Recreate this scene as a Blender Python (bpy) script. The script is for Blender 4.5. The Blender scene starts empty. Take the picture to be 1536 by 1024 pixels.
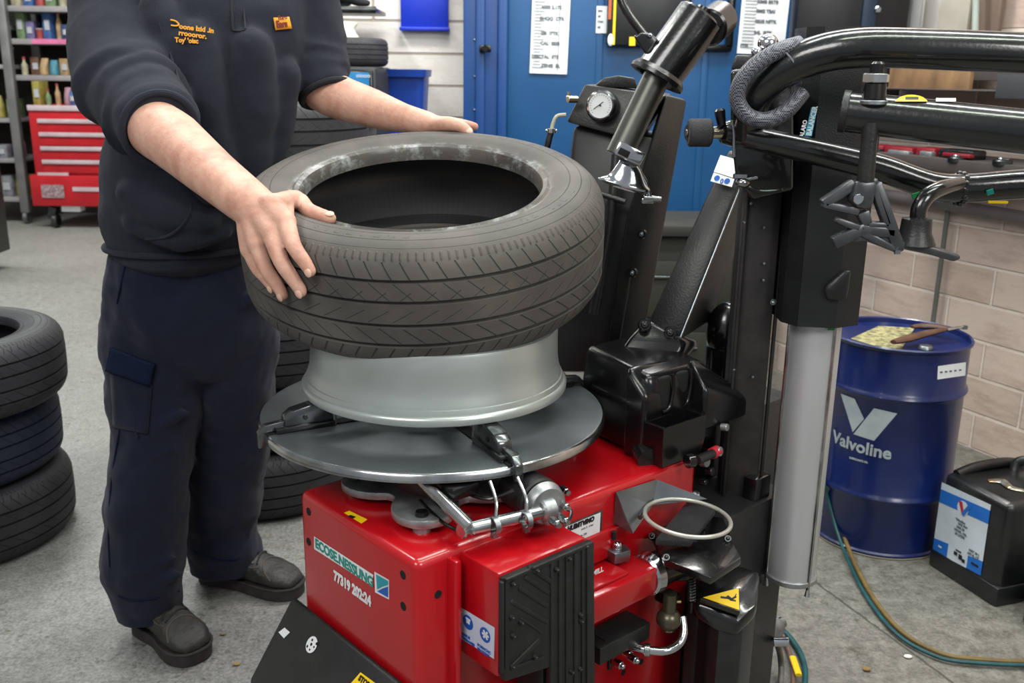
import bpy, bmesh, math, random
from math import sin, cos, pi, radians, sqrt, atan2
from mathutils import Vector, Matrix
from mathutils.bvhtree import BVHTree
random.seed(7)
scene = bpy.context.scene
COL = scene.collection
# ---------------------------------------------------------------- camera
F = 1450.0; TH = radians(15.5); ROLL = radians(0.8); H = 1.34
def ray(px, py):
    a = (px-768)/F; b = (512-py)/F
    u = a*cos(ROLL)-b*sin(ROLL); v = a*sin(ROLL)+b*cos(ROLL)
    return Vector((u, cos(TH)+v*sin(TH), -sin(TH)+v*cos(TH)))
CAM = Vector((0, 0, H))
def at(px, py, Y):
    d = ray(px, py); return CAM + d*(Y/d.y)
def atz(px, py, z):
    d = ray(px, py); return CAM + d*((z-H)/d.z)
def onplane(px, py, p, n):
    d = ray(px, py); n = Vector(n); return CAM + d*((Vector(p)-CAM).dot(n)/d.dot(n))
cd = bpy.data.cameras.new('camera'); cam = bpy.data.objects.new('camera', cd); COL.objects.link(cam)
cd.sensor_width = 36; cd.lens = 36*F/1536; cd.clip_start = .05
cam.location = CAM
fw = Vector((0, cos(TH), -sin(TH))); up0 = Vector((0, sin(TH), cos(TH))); rt0 = Vector((1, 0, 0))
rt = rt0*cos(ROLL)+up0*sin(ROLL); up = up0*cos(ROLL)-rt0*sin(ROLL)
cam.rotation_euler = Matrix((rt, up, -fw)).transposed().to_euler()
cd.dof.use_dof = True; cd.dof.focus_distance = 1.62; cd.dof.aperture_fstop = 7.0
scene.camera = cam
# machine frame
MO = Vector((-.13, 1.215, 0)); MA = radians(41.7)
MU = Vector((cos(MA), sin(MA), 0)); MV = Vector((-sin(MA), cos(MA), 0)); ZZ = Vector((0, 0, 1))
RM = Matrix.Rotation(MA, 3, 'Z')
def M(u, v, z): return MO+MU*u+MV*v+ZZ*z
def onu(px, py, u): return onplane(px, py, M(u, 0, 0), MU)
def onv(px, py, v): return onplane(px, py, M(0, v, 0), MV)
# ---------------------------------------------------------------- materials
MATS = {}
def nodes_of(m):
    m.use_nodes = True; nt = m.node_tree; return nt, nt.nodes, nt.links, nt.nodes['Principled BSDF']
def rgb(h):
    h = h.lstrip('#'); c = [int(h[i:i+2], 16)/255 for i in (0, 2, 4)]
    return tuple((x/12.92 if x <= .04045 else ((x+.055)/1.055)**2.4) for x in c)
def mat(name, col, rough=.5, metal=0, col2=None, ns=8, bump=0, bs=60, coat=0, rvar=.1, spec=.5, sheen=0, stretch=(1, 1, 1), amount=.5):
    if name in MATS: return MATS[name]
    if isinstance(col, str): col = rgb(col)
    if isinstance(col2, str): col2 = rgb(col2)
    if col2 is None: col2 = tuple(c*.78 for c in col)
    m = bpy.data.materials.new(name); nt, N, L, P = nodes_of(m)
    tc = N.new('ShaderNodeTexCoord'); mp = N.new('ShaderNodeMapping'); mp.inputs['Scale'].default_value = stretch
    L.new(tc.outputs['Object'], mp.inputs['Vector'])
    n = N.new('ShaderNodeTexNoise'); n.inputs['Scale'].default_value = ns; n.inputs['Detail'].default_value = 5
    L.new(mp.outputs[0], n.inputs['Vector'])
    r = N.new('ShaderNodeValToRGB'); r.color_ramp.elements[0].position = .5-amount*.35; r.color_ramp.elements[1].position = .5+amount*.35
    r.color_ramp.elements[0].color = (*col2, 1); r.color_ramp.elements[1].color = (*col, 1)
    L.new(n.outputs['Fac'], r.inputs[0]); L.new(r.outputs[0], P.inputs['Base Color'])
    mr = N.new('ShaderNodeMapRange'); mr.inputs['To Min'].default_value = max(.02, rough-rvar); mr.inputs['To Max'].default_value = min(1, rough+rvar)
    L.new(n.outputs['Fac'], mr.inputs['Value']); L.new(mr.outputs[0], P.inputs['Roughness'])
    P.inputs['Metallic'].default_value = metal; P.inputs['Specular IOR Level'].default_value = spec
    if coat: P.inputs['Coat Weight'].default_value = coat; P.inputs['Coat Roughness'].default_value = .08
    if sheen: P.inputs['Sheen Weight'].default_value = sheen; P.inputs['Sheen Roughness'].default_value = .6
    if bump:
        n2 = N.new('ShaderNodeTexNoise'); n2.inputs['Scale'].default_value = bs; n2.inputs['Detail'].default_value = 3
        L.new(mp.outputs[0], n2.inputs['Vector'])
        b = N.new('ShaderNodeBump'); b.inputs['Strength'].default_value = bump; b.inputs['Distance'].default_value = .004
        L.new(n2.outputs['Fac'], b.inputs['Height']); L.new(b.outputs[0], P.inputs['Normal'])
    MATS[name] = m; return m
# ---------------------------------------------------------------- mesh builder (world coordinates)
def basis(z, x=None):
    z = Vector(z).normalized()
    if x is None: x = Vector((1, 0, 0)) if abs(z.x) < .9 else Vector((0, 1, 0))
    x = (Vector(x)-z*Vector(x).dot(z)).normalized(); y = z.cross(x)
    return Matrix((x, y, z)).transposed()
def smoothpath(pts, n=6, closed=False):
    pts = [Vector(p) for p in pts]
    if len(pts) < 3: return pts
    out = []; m = len(pts); rng = range(m) if closed else range(m-1)
    for i in rng:
        if closed: p0, p1, p2, p3 = pts[i-1], pts[i], pts[(i+1) % m], pts[(i+2) % m]
        else: p0, p1, p2, p3 = pts[max(i-1, 0)], pts[i], pts[i+1], pts[min(i+2, m-1)]
        for k in range(n):
            t = k/n
            out.append(.5*((2*p1)+(p2-p0)*t+(2*p0-5*p1+4*p2-p3)*t*t+(3*p1-p0-3*p2+p3)*t**3))
    if not closed: out.append(pts[-1])
    return out
class MB:
    def __init__(s): s.bm = bmesh.new()
    def box(s, c, size, R=None, bev=0, seg=2):
        R = (R or Matrix.Identity(3)).to_4x4()
        r = bmesh.ops.create_cube(s.bm, size=1, matrix=Matrix.Translation(Vector(c)) @ R @ Matrix.Diagonal((*size, 1)))
        if bev:
            es = list({e for v in r['verts'] for e in v.link_edges})
            bmesh.ops.bevel(s.bm, geom=es, offset=bev, segments=seg, affect='EDGES', profile=.5, clamp_overlap=True)
        return s
    def cyl(s, p0, p1, r0, r1=None, seg=24, bev=0):
        r1 = r0 if r1 is None else r1
        p0, p1 = Vector(p0), Vector(p1); d = p1-p0; B = basis(d)
        if bev:
            n = d.normalized(); prof = [(p0, r0-bev), (p0+n*bev, r0), (p1-n*bev, r1), (p1, r1-bev)]
        else: prof = [(p0, r0), (p1, r1)]
        s.rings([[c+B @ Vector((r*cos(2*pi*i/seg), r*sin(2*pi*i/seg), 0)) for i in range(seg)] for c, r in prof]); return s
    def rings(s, rings, cap=True, closed=False):
        vs = [[s.bm.verts.new(p) for p in r] for r in rings]; n = len(vs[0]); m = len(vs)
        for j in range(m if closed else m-1):
            a, b = vs[j], vs[(j+1) % m]
            for i in range(n): s.bm.faces.new((a[i], a[(i+1) % n], b[(i+1) % n], b[i]))
        if cap and not closed:
            s.bm.faces.new(vs[0][::-1]); s.bm.faces.new(vs[-1])
        return s
    def tube(s, pts, r, seg=16, n=6, closed=False, smooth=True, flat=1, fx=None):
        P = smoothpath(pts, n, closed) if smooth else [Vector(p) for p in pts]
        k = len(P); rr = r if isinstance(r, (list, tuple)) else [r]*len(pts)
        def rad(i):
            t = i/(k if closed else k-1)*(len(rr) if closed else len(rr)-1); j = int(t) % len(rr); return rr[j]*(1-(t-int(t)))+rr[(j+1) % len(rr)]*(t-int(t))
        rings = []; x = fx
        for i, p in enumerate(P):
            if closed: d = P[(i+1) % k]-P[i-1]
            else: d = P[min(i+1, k-1)]-P[max(i-1, 0)]
            B = basis(d, x if x is not None else None); 
            if fx is None: x = B.col[0].copy()
            q = rad(i) if i < k else rr[-1]
            rings.append([p+B @ Vector((q*cos(2*pi*a/seg), q*flat*sin(2*pi*a/seg), 0)) for a in range(seg)])
        s.rings(rings, closed=closed); return s
    def lathe(s, prof, c=(0, 0, 0), B=None, seg=64, closed=False):
        B = B or Matrix.Identity(3); c = Vector(c)
        rings = [[c+B @ Vector((max(r, 1e-4)*cos(2*pi*i/seg), max(r, 1e-4)*sin(2*pi*i/seg), z)) for i in range(seg)] for r, z in prof]
        s.rings(rings, cap=not closed, closed=closed); return s
    def prism(s, poly, vec, bev=0):
        a = [s.bm.verts.new(Vector(p)) for p in poly]; f = s.bm.faces.new(a)
        r = bmesh.ops.extrude_face_region(s.bm, geom=[f]); nv = [g for g in r['geom'] if isinstance(g, bmesh.types.BMVert)]
        bmesh.ops.translate(s.bm, verts=nv, vec=Vector(vec))
        if bev:
            es = list({e for v in a+nv for e in v.link_edges})
            bmesh.ops.bevel(s.bm, geom=es, offset=bev, segments=2, affect='EDGES', profile=.5, clamp_overlap=True)
        return s
    def sphere(s, c, r, sc=(1, 1, 1), R=None, seg=16):
        bmesh.ops.create_uvsphere(s.bm, u_segments=seg, v_segments=max(6, seg//2), radius=r,
            matrix=Matrix.Translation(Vector(c)) @ (R or Matrix.Identity(3)).to_4x4() @ Matrix.Diagonal((*sc, 1))); return s
    def quad(s, pts): s.bm.faces.new([s.bm.verts.new(Vector(p)) for p in pts]); return s
    def loft(s, secs, seg=32, power=2.0, round_ends=True):
        # secs: (centre, axis_x vector, axis_y vector)
        rings = []
        def ring(c, ax, ay):
            o = []
            for i in range(seg):
                t = 2*pi*i/seg; cx, sy = cos(t), sin(t)
                e = 2/power
                o.append(Vector(c)+Vector(ax)*(abs(cx)**e*(1 if cx >= 0 else -1))+Vector(ay)*(abs(sy)**e*(1 if sy >= 0 else -1)))
            return o
        S = [(Vector(c), Vector(x), Vector(y)) for c, x, y in secs]
        C = smoothpath([q[0] for q in S], 4); X = smoothpath([q[1] for q in S], 4); Y = smoothpath([q[2] for q in S], 4)
        if round_ends:
            d0 = (C[0]-C[1]).normalized(); d1 = (C[-1]-C[-2]).normalized()
            r0 = min(X[0].length, Y[0].length); r1 = min(X[-1].length, Y[-1].length)
            for k in (.98, .8, .45): rings.append(ring(C[0]+d0*r0*.6*k, X[0]*sqrt(1-k*k), Y[0]*sqrt(1-k*k)))
        for c, x, y in zip(C, X, Y): rings.append(ring(c, x, y))
        if round_ends:
            for k in (.45, .8, .98): rings.append(ring(C[-1]+d1*r1*.6*k, X[-1]*sqrt(1-k*k), Y[-1]*sqrt(1-k*k)))
        s.rings(rings); return s
    def limb(s, pts, radii, seg=20, n=4):
        P = smoothpath(pts, n); k = len(P); rr = []
        for i in range(k):
            t = i/(k-1)*(len(radii)-1); j = min(int(t), len(radii)-2); rr.append(radii[j]*(1-(t-j))+radii[j+1]*(t-j))
        d0 = (P[0]-P[1]).normalized(); d1 = (P[-1]-P[-2]).normalized()
        full = [(P[0]+d0*rr[0]*q, rr[0]*sqrt(max(0, 1-q*q))) for q in (.97, .75, .4)]+list(zip(P, rr))+[(P[-1]+d1*rr[-1]*q, rr[-1]*sqrt(1-q*q)) for q in (.4, .75, .97)]
        rings = []; x = None
        for i, (p, r) in enumerate(full):
            d = full[min(i+1, len(full)-1)][0]-full[max(i-1, 0)][0]; B = basis(d, x); x = B.col[0].copy()
            rings.append([p+B @ Vector((r*cos(2*pi*a/seg), r*sin(2*pi*a/seg), 0)) for a in range(seg)])
        s.rings(rings); return s
def mworld(o):
    m = o.matrix_basis.copy()
    while o.parent: o = o.parent; m = o.matrix_basis @ m
    return m
def obj(name, mb, m, parent=None, smooth=35):
    bm = mb.bm
    bmesh.ops.recalc_face_normals(bm, faces=bm.faces)
    if parent: bm.transform(mworld(parent).inverted())
    me = bpy.data.meshes.new(name); bm.to_mesh(me); bm.free()
    o = bpy.data.objects.new(name, me); COL.objects.link(o)
    for x in (m if isinstance(m, (list, tuple)) else [m]): me.materials.append(x)
    if parent: o.parent = parent
    if smooth:
        me.polygons.foreach_set('use_smooth', [True]*len(me.polygons))
        try: me.set_sharp_from_angle(angle=radians(smooth))
        except Exception: pass
    return o
def recentre(o, p):
    p = Vector(p); o.data.transform(Matrix.Translation(-p)); o.location = p; return o
def thing(name, label, cat, loc=(0, 0, 0), rotz=0, group=None):
    o = bpy.data.objects.new(name, None); COL.objects.link(o); o.empty_display_size = .1
    o.location = loc; o.rotation_euler = (0, 0, rotz); o['label'] = label; o['category'] = cat
    if group: o['group'] = group
    return o
def tag(o, label, cat, group=None):
    o['label'] = label; o['category'] = cat
    if group: o['group'] = group
    return o
def struct(o): o['kind'] = 'structure'; return o
def text(name, s, size, p, x, y, m, parent=None, bold=0, align='LEFT', shear=0, sx=1, ext=.0002):
    cu = bpy.data.curves.new(name, 'FONT'); cu.body = s; cu.size = size; cu.align_x = align; cu.offset = bold; cu.shear = shear; cu.extrude = ext
    cu.resolution_u = 3
    t = bpy.data.objects.new(name, cu); COL.objects.link(t)
    me = bpy.data.meshes.new_from_object(t); bpy.data.objects.remove(t); bpy.data.curves.remove(cu)
    x = Vector(x).normalized(); y = Vector(y).normalized(); z = x.cross(y)
    mt = Matrix.Translation(Vector(p)) @ Matrix((x, y, z)).transposed().to_4x4() @ Matrix.Diagonal((sx, 1, 1, 1))
    if parent: mt = mworld(parent).inverted() @ mt
    me.transform(mt)
    o = bpy.data.objects.new(name, me); COL.objects.link(o); me.materials.append(m)
    if parent: o.parent = parent
    return o
def copy_tree(o, parent=None):
    c = o.copy(); COL.objects.link(c)
    if parent: c.parent = parent
    for ch in [q for q in bpy.data.objects if q.parent is o]: copy_tree(ch, c)
    return c
# ---------------------------------------------------------------- palette
RED = mat('red_paint', '#b40a16', .26, 0, '#9c0812', 3, coat=.35, rvar=.06, amount=.9)
REDD = mat('red_chest_paint', '#b01622', .4, 0, ns=5)
BLK = mat('black_satin_paint', '#0f1011', .24, 0, '#08080a', 14, bump=.08, bs=160, coat=.6, rvar=.08)
BLKM = mat('black_matt_paint', '#1f2120', .42, 0, '#151616', 20, bump=.15, bs=240, rvar=.1)
BLKP = mat('black_plastic', '#0d0d0f', .24, 0, '#0e0e10', 10, rvar=.06, bump=.04, bs=300)
BLKC = mat('textured_black_cover', '#131517', .45, 0, '#0d0e10', 12, bump=.2, bs=500)
BRWN = mat('dark_brown_steel', '#231d1c', .5, 0, '#141110', 25, bump=.1, bs=100)
RUB = mat('moulded_rubber', '#1b1c1d', .5, 0, '#121314', 30, bump=.2, bs=120)
GRIP = mat('foam_rubber', '#2a2a2d', .8, 0, '#202022', 80, bump=.4, bs=400)
STEEL = mat('bright_steel', '#c9cbcc', .18, 1, '#9b9c9c', 20, rvar=.08)
CHROME = mat('chrome', '#d4d6da', .14, 1, '#b9bcc2', 12, rvar=.04)
ZINC = mat('zinc_plate', '#9a9fa4', .38, 1, '#777c80', 30, bump=.05, bs=90)
DKSTL = mat('dark_steel', '#5c5f60', .35, 1, '#3c3e3f', 18, rvar=.1)
GREYT = mat('grey_steel_tube', '#6a6b66', .4, 1, '#4f504c', 16, stretch=(1, 1, .3))
ALU = mat('cast_aluminium', '#b4b7b8', .40, .8, '#85888a', 25, bump=.1, bs=200)
ALUC = mat('anodised_aluminium', '#c4c5c7', .34, .45, '#b2b3b5', 6, stretch=(1, 1, .2), rvar=.05)
RIMM = mat('silver_rim_paint', '#b4bab8', .32, .6, '#a3aaa7', 5, rvar=.06)
PLATE = mat('machined_plate', '#7d8386', .38, .7, '#565d60', 7, bump=.06, bs=60, rvar=.12, amount=1)
WHT = mat('white_paper', '#dfe3e6', .6, 0, '#cfd4d8', 6)
OFFW = mat('printed_text_grey', '#5d6368', .7)
WPAINT = mat('white_decal', '#e9ecee', .45)
YEL = mat('yellow_sticker', '#f2cf12', .4, 0, '#e6bd08', 10)
INK = mat('black_ink', '#15151a', .5)
TEAL = mat('teal_ink', '#0c8a7d', .45)
BLUINK = mat('blue_ink', '#1259b8', .45)
CYAN = mat('cyan_ink', '#49b4d8', .45)
BLUW = mat('blue_wall_paint', '#0e4c7e', .42, 0, '#0a406c', 3, rvar=.12, bump=.08, bs=8, amount=1)
BLUF = mat('blue_frame_paint', '#15447f', .4, 0, '#0f376c', 4, stretch=(1, 1, .2))
BLUP = mat('blue_plastic', '#1236c4', .38, 0, '#0e2ca8', 5)
BLUB = mat('blue_bin_plastic', '#12409c', .4, 0, '#0d3384', 5)
DRUM = mat('drum_blue', '#0c1f58', .3, 0, '#091848', 5, coat=.2, rvar=.08, bump=.06, bs=12)
HOLE = mat('hole_dark', '#060607', .9)
SKIN = None
FLEECE = mat('fleece', '#2b2d37', .95, 0, '#20222c', 5, bump=.5, bs=700, sheen=.06, spec=.1, amount=1)
TROU = mat('trouser_twill', '#171d33', .9, 0, '#0f1424', 4, bump=.35, bs=500, sheen=.1, spec=.15, amount=1)
HEM = mat('trouser_seam', '#171e36', .9, 0, ns=9, spec=.1)
BOOT = mat('boot_leather', '#3a3937', .55, 0, '#161516', 22, bump=.7, bs=70, amount=.7)
SOLE = mat('boot_sole', '#333031', .75, 0, '#26211f', 40, bump=.3, bs=90)
LACE = mat('boot_lace', '#28241f', .8)
GOLD = mat('gold_thread', '#e39a22', .6)
NAIL = mat('fingernail', '#d9b2a0', .35, 0, '#c89d8a', 20)
HAIR = mat('brown_hair', '#3a2a1e', .7, 0, '#21170f', 60, bump=.6, bs=200)
WOOD = mat('worn_wood', '#8a6a48', .7, 0, '#5e4630', 6, stretch=(6, 1, 1), bump=.2, bs=30)
DWOOD = mat('dark_wooden_handle', '#5b3a28', .55, 0, '#38241a', 14, stretch=(1, 1, 4))
HOSE = mat('brown_hose', '#75602f', .5, 0, '#5a4a28', 30)
HOSET = mat('teal_hose', '#0d4f55', .45, 0, '#083c42', 30)
HOSEG = mat('grey_hose', '#6b6661', .5, 0, '#4d4a47', 30)
LINER = None

def math_node(N, L, op, a, b=None, c=None):
    n = N.new('ShaderNodeMath'); n.operation = op
    for i, x in enumerate((a, b, c)):
        if x is None: continue
        if isinstance(x, (int, float)): n.inputs[i].default_value = x
        else: L.new(x, n.inputs[i])
    return n.outputs[0]
def ramp(N, L, fac, stops):
    r = N.new('ShaderNodeValToRGB'); e = r.color_ramp.elements
    e[0].position, e[0].color = stops[0][0], (*stops[0][1], 1); e[1].position, e[1].color = stops[-1][0], (*stops[-1][1], 1)
    for p, c in stops[1:-1]: q = e.new(p); q.color = (*c, 1)
    L.new(fac, r.inputs[0]); return r.outputs[0]
def mixc(N, L, fac, a, b, mode='MIX'):
    m = N.new('ShaderNodeMix'); m.data_type = 'RGBA'; m.blend_type = mode
    if isinstance(fac, (int, float)): m.inputs[0].default_value = fac
    else: L.new(fac, m.inputs[0])
    for k, x in ((6, a), (7, b)):
        if isinstance(x, tuple): m.inputs[k].default_value = (*x, 1)
        else: L.new(x, m.inputs[k])
    return m.outputs[2]
def noise(N, L, vec, scale, detail=4, rough=.5):
    n = N.new('ShaderNodeTexNoise'); n.inputs['Scale'].default_value = scale; n.inputs['Detail'].default_value = detail; n.inputs['Roughness'].default_value = rough
    L.new(vec, n.inputs['Vector']); return n.outputs['Fac']

def tyre_material(name, base, base2, dirt, lube=0.0, R=.316, slots=72):
    m = bpy.data.materials.new(name); nt, N, L, P = nodes_of(m)
    tc = N.new('ShaderNodeTexCoord'); o = tc.outputs['Object']; sp = N.new('ShaderNodeSeparateXYZ'); L.new(o, sp.inputs[0])
    x, y, z = sp.outputs
    r = math_node(N, L, 'SQRT', math_node(N, L, 'ADD', math_node(N, L, 'MULTIPLY', x, x), math_node(N, L, 'MULTIPLY', y, y)))
    an = math_node(N, L, 'MULTIPLY', math_node(N, L, 'ARCTAN2', y, x), 1/(2*pi))
    az = math_node(N, L, 'ABSOLUTE', z)
    nz = noise(N, L, o, 9, 5); nf = noise(N, L, o, 90, 3)
    def between(v, a, b, s=.0006):
        i = math_node(N, L, 'MULTIPLY', math_node(N, L, 'SUBTRACT', v, a), 1/s); i2 = N.new('ShaderNodeClamp'); L.new(i, i2.inputs[0])
        j = math_node(N, L, 'MULTIPLY', math_node(N, L, 'SUBTRACT', b, v), 1/s); j2 = N.new('ShaderNodeClamp'); L.new(j, j2.inputs[0])
        return math_node(N, L, 'MULTIPLY', i2.outputs[0], j2.outputs[0])
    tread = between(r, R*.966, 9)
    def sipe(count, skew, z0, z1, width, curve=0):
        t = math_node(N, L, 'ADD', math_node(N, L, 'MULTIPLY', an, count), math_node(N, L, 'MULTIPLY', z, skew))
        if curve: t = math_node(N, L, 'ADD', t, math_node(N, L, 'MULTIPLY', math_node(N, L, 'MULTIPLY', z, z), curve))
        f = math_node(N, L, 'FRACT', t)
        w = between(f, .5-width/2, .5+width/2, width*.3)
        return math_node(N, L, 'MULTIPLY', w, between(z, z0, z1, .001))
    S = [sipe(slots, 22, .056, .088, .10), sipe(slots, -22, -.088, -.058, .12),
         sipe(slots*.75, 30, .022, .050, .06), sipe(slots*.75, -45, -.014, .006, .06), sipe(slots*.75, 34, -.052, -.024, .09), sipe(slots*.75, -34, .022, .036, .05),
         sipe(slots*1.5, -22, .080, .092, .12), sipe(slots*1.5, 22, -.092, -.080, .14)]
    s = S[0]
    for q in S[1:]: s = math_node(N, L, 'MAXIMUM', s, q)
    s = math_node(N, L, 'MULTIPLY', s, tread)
    # ribs on the shoulder ring of the sidewall
    rib = math_node(N, L, 'FRACT', math_node(N, L, 'MULTIPLY', an, 160)); rib = between(rib, .3, .7, .2)
    rib = math_node(N, L, 'MULTIPLY', rib, math_node(N, L, 'MULTIPLY', between(r, R*.93, R*.965, .002), between(az, .07, 9)))
    # concentric sidewall lines
    cl = math_node(N, L, 'MAXIMUM', between(r, R*.862, R*.868, .001), between(r, R*.80, R*.806, .001))
    cl = math_node(N, L, 'MAXIMUM', cl, between(r, R*.915, R*.92, .001))
    side = between(az, .085, 9, .003)
    cl = math_node(N, L, 'MULTIPLY', cl, side)
    # raised lettering: blocks on the sidewall
    lt = math_node(N, L, 'FRACT', math_node(N, L, 'MULTIPLY', an, 78)); blk = between(lt, .2, .72, .08)
    seg = between(math_node(N, L, 'FRACT', math_node(N, L, 'MULTIPLY', an, 5)), .3, .8, .01)
    blk = math_node(N, L, 'MULTIPLY', math_node(N, L, 'MULTIPLY', blk, seg), math_node(N, L, 'MULTIPLY', between(r, R*.82, R*.85, .001), side))
    blk = math_node(N, L, 'MULTIPLY', blk, math_node(N, L, 'GREATER_THAN', nf, .48))
    col = ramp(N, L, nz, [(.3, base2), (.7, base)])
    dr = math_node(N, L, 'MULTIPLY', between(r, R*.925, R*.96, .012), math_node(N, L, 'MULTIPLY', nf, 1.1))
    col = mixc(N, L, math_node(N, L, 'MULTIPLY', dr, math_node(N, L, 'ADD', .3, math_node(N, L, 'MULTIPLY', rib, -.25))), col, dirt)
    col = mixc(N, L, math_node(N, L, 'MULTIPLY', s, .75), col, tuple(c*.35 for c in base2))  # sipe cuts painted darker to stand in for the shade inside them
    rough = .62
    if lube:
        st = noise(N, L, o, 26, 6, .75)
        stc = N.new('ShaderNodeMapRange'); stc.inputs['From Min'].default_value = .5; stc.inputs['From Max'].default_value = .72; L.new(st, stc.inputs[0])
        lm = math_node(N, L, 'MULTIPLY', math_node(N, L, 'MULTIPLY', stc.outputs[0], between(r, R*.62, R*.725, .01)), between(z, .06, 9, .006))
        col = mixc(N, L, math_node(N, L, 'MULTIPLY', lm, lube), col, (.42, .45, .45))
        rg = math_node(N, L, 'SUBTRACT', .62, math_node(N, L, 'MULTIPLY', math_node(N, L, 'MULTIPLY', between(r, R*.62, R*.715, .004), between(z, .05, 9)), .34))
        L.new(rg, P.inputs['Roughness'])
    else: P.inputs['Roughness'].default_value = rough
    # inner liner darker with fine radial ribs
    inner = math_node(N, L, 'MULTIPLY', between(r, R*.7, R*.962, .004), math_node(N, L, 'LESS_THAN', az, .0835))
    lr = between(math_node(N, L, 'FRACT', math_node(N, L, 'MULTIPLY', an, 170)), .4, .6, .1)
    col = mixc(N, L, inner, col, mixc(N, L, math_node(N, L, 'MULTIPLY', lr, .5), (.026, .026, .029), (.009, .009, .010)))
    L.new(col, P.inputs['Base Color'])
    P.inputs['Specular IOR Level'].default_value = .35
    hgt = math_node(N, L, 'SUBTRACT', math_node(N, L, 'ADD', math_node(N, L, 'MULTIPLY', rib, .5), math_node(N, L, 'ADD', math_node(N, L, 'MULTIPLY', blk, .35), math_node(N, L, 'MULTIPLY', nf, .12))),
                    math_node(N, L, 'ADD', s, math_node(N, L, 'MULTIPLY', cl, .5)))
    b = N.new('ShaderNodeBump'); b.inputs['Distance'].default_value = .004; b.inputs['Strength'].default_value = .9
    L.new(hgt, b.inputs['Height']); L.new(b.outputs[0], P.inputs['Normal'])
    return m
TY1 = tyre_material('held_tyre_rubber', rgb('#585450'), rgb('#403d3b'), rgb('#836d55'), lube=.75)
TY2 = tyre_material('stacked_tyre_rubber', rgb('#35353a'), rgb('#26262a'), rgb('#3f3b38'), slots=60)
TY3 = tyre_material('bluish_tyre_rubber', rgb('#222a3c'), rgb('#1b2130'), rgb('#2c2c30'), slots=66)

def skin_material():
    m = bpy.data.materials.new('skin'); nt, N, L, P = nodes_of(m)
    tc = N.new('ShaderNodeTexCoord'); o = tc.outputs['Object']
    a = noise(N, L, o, 22, 5, .6); b = noise(N, L, o, 7, 3)
    c = ramp(N, L, a, [(.35, rgb('#b28270')), (.5, rgb('#c79a86')), (.7, rgb('#d2ac98'))])
    c = mixc(N, L, math_node(N, L, 'MULTIPLY', b, .35), c, rgb('#c58d7c'))
    mp = N.new('ShaderNodeMapping'); mp.inputs['Scale'].default_value = (30, 160, 160); mp.inputs['Rotation'].default_value = (0, .3, .5); L.new(o, mp.inputs[0])
    h = noise(N, L, mp.outputs[0], 3, 3, .7)
    hm = N.new('ShaderNodeMapRange'); hm.inputs['From Min'].default_value = .58; hm.inputs['From Max'].default_value = .7; L.new(h, hm.inputs[0])
    c = mixc(N, L, math_node(N, L, 'MULTIPLY', hm.outputs[0], .22), c, rgb('#9a6a50'))
    L.new(c, P.inputs['Base Color']); P.inputs['Roughness'].default_value = .55
    P.inputs['Subsurface Weight'].default_value = .12; P.inputs['Subsurface Radius'].default_value = (.6, .25, .15); P.inputs['Subsurface Scale'].default_value = .01
    bp = N.new('ShaderNodeBump'); bp.inputs['Strength'].default_value = .35; bp.inputs['Distance'].default_value = .002
    L.new(noise(N, L, o, 160, 4), bp.inputs['Height']); L.new(bp.outputs[0], P.inputs['Normal'])
    return m
SKIN = skin_material()

def block_wall_material(name, c1, c2, mortar, bw=.42, bh=.137, stain=rgb('#6b5545'), st=.35):
    m = bpy.data.materials.new(name); nt, N, L, P = nodes_of(m)
    tc = N.new('ShaderNodeTexCoord'); sp = N.new('ShaderNodeSeparateXYZ'); L.new(tc.outputs['Object'], sp.inputs[0])
    cb = N.new('ShaderNodeCombineXYZ'); L.new(sp.outputs[0], cb.inputs[0]); L.new(sp.outputs[2], cb.inputs[1])
    n0 = noise(N, L, tc.outputs['Object'], 6, 4)
    br = N.new('ShaderNodeTexBrick'); L.new(cb.outputs[0], br.inputs[0])
    br.inputs['Scale'].default_value = 1; br.inputs['Brick Width'].default_value = bw; br.inputs['Row Height'].default_value = bh
    br.inputs['Mortar Size'].default_value = .007; br.inputs['Mortar Smooth'].default_value = .4; br.inputs['Bias'].default_value = 0
    br.inputs['Color1'].default_value = (*c1, 1); br.inputs['Color2'].default_value = (*c2, 1); br.inputs['Mortar'].default_value = (*mortar, 1)
    mp = N.new('ShaderNodeMapping'); mp.inputs['Scale'].default_value = (1, 1, 4); L.new(tc.outputs['Object'], mp.inputs[0])
    n1 = noise(N, L, mp.outputs[0], 3.2, 8, .7)
    mr = N.new('ShaderNodeMapRange'); mr.inputs['From Min'].default_value = .48; mr.inputs['From Max'].default_value = .72; L.new(n1, mr.inputs[0])
    col = mixc(N, L, math_node(N, L, 'MULTIPLY', mr.outputs[0], st), br.outputs['Color'], stain)
    L.new(col, P.inputs['Base Color']); P.inputs['Roughness'].default_value = .85
    b = N.new('ShaderNodeBump'); b.inputs['Strength'].default_value = .8; b.inputs['Distance'].default_value = .008
    n2 = noise(N, L, tc.outputs['Object'], 40, 6, .65)
    L.new(math_node(N, L, 'SUBTRACT', math_node(N, L, 'MULTIPLY', n2, .5), br.outputs['Fac']), b.inputs['Height']); L.new(b.outputs[0], P.inputs['Normal'])
    return m
WALLR = block_wall_material('tan_block_wall', rgb('#c6b5aa'), rgb('#b39e91'), rgb('#d0c2b7'), bw=.36, bh=.137, stain=rgb('#7d6655'), st=.55)
WALLB = block_wall_material('whitewashed_block_wall', rgb('#e6e1da'), rgb('#ded8d0'), rgb('#a59b91'), bw=.9, bh=.142, stain=rgb('#a39384'), st=.35)

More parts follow.
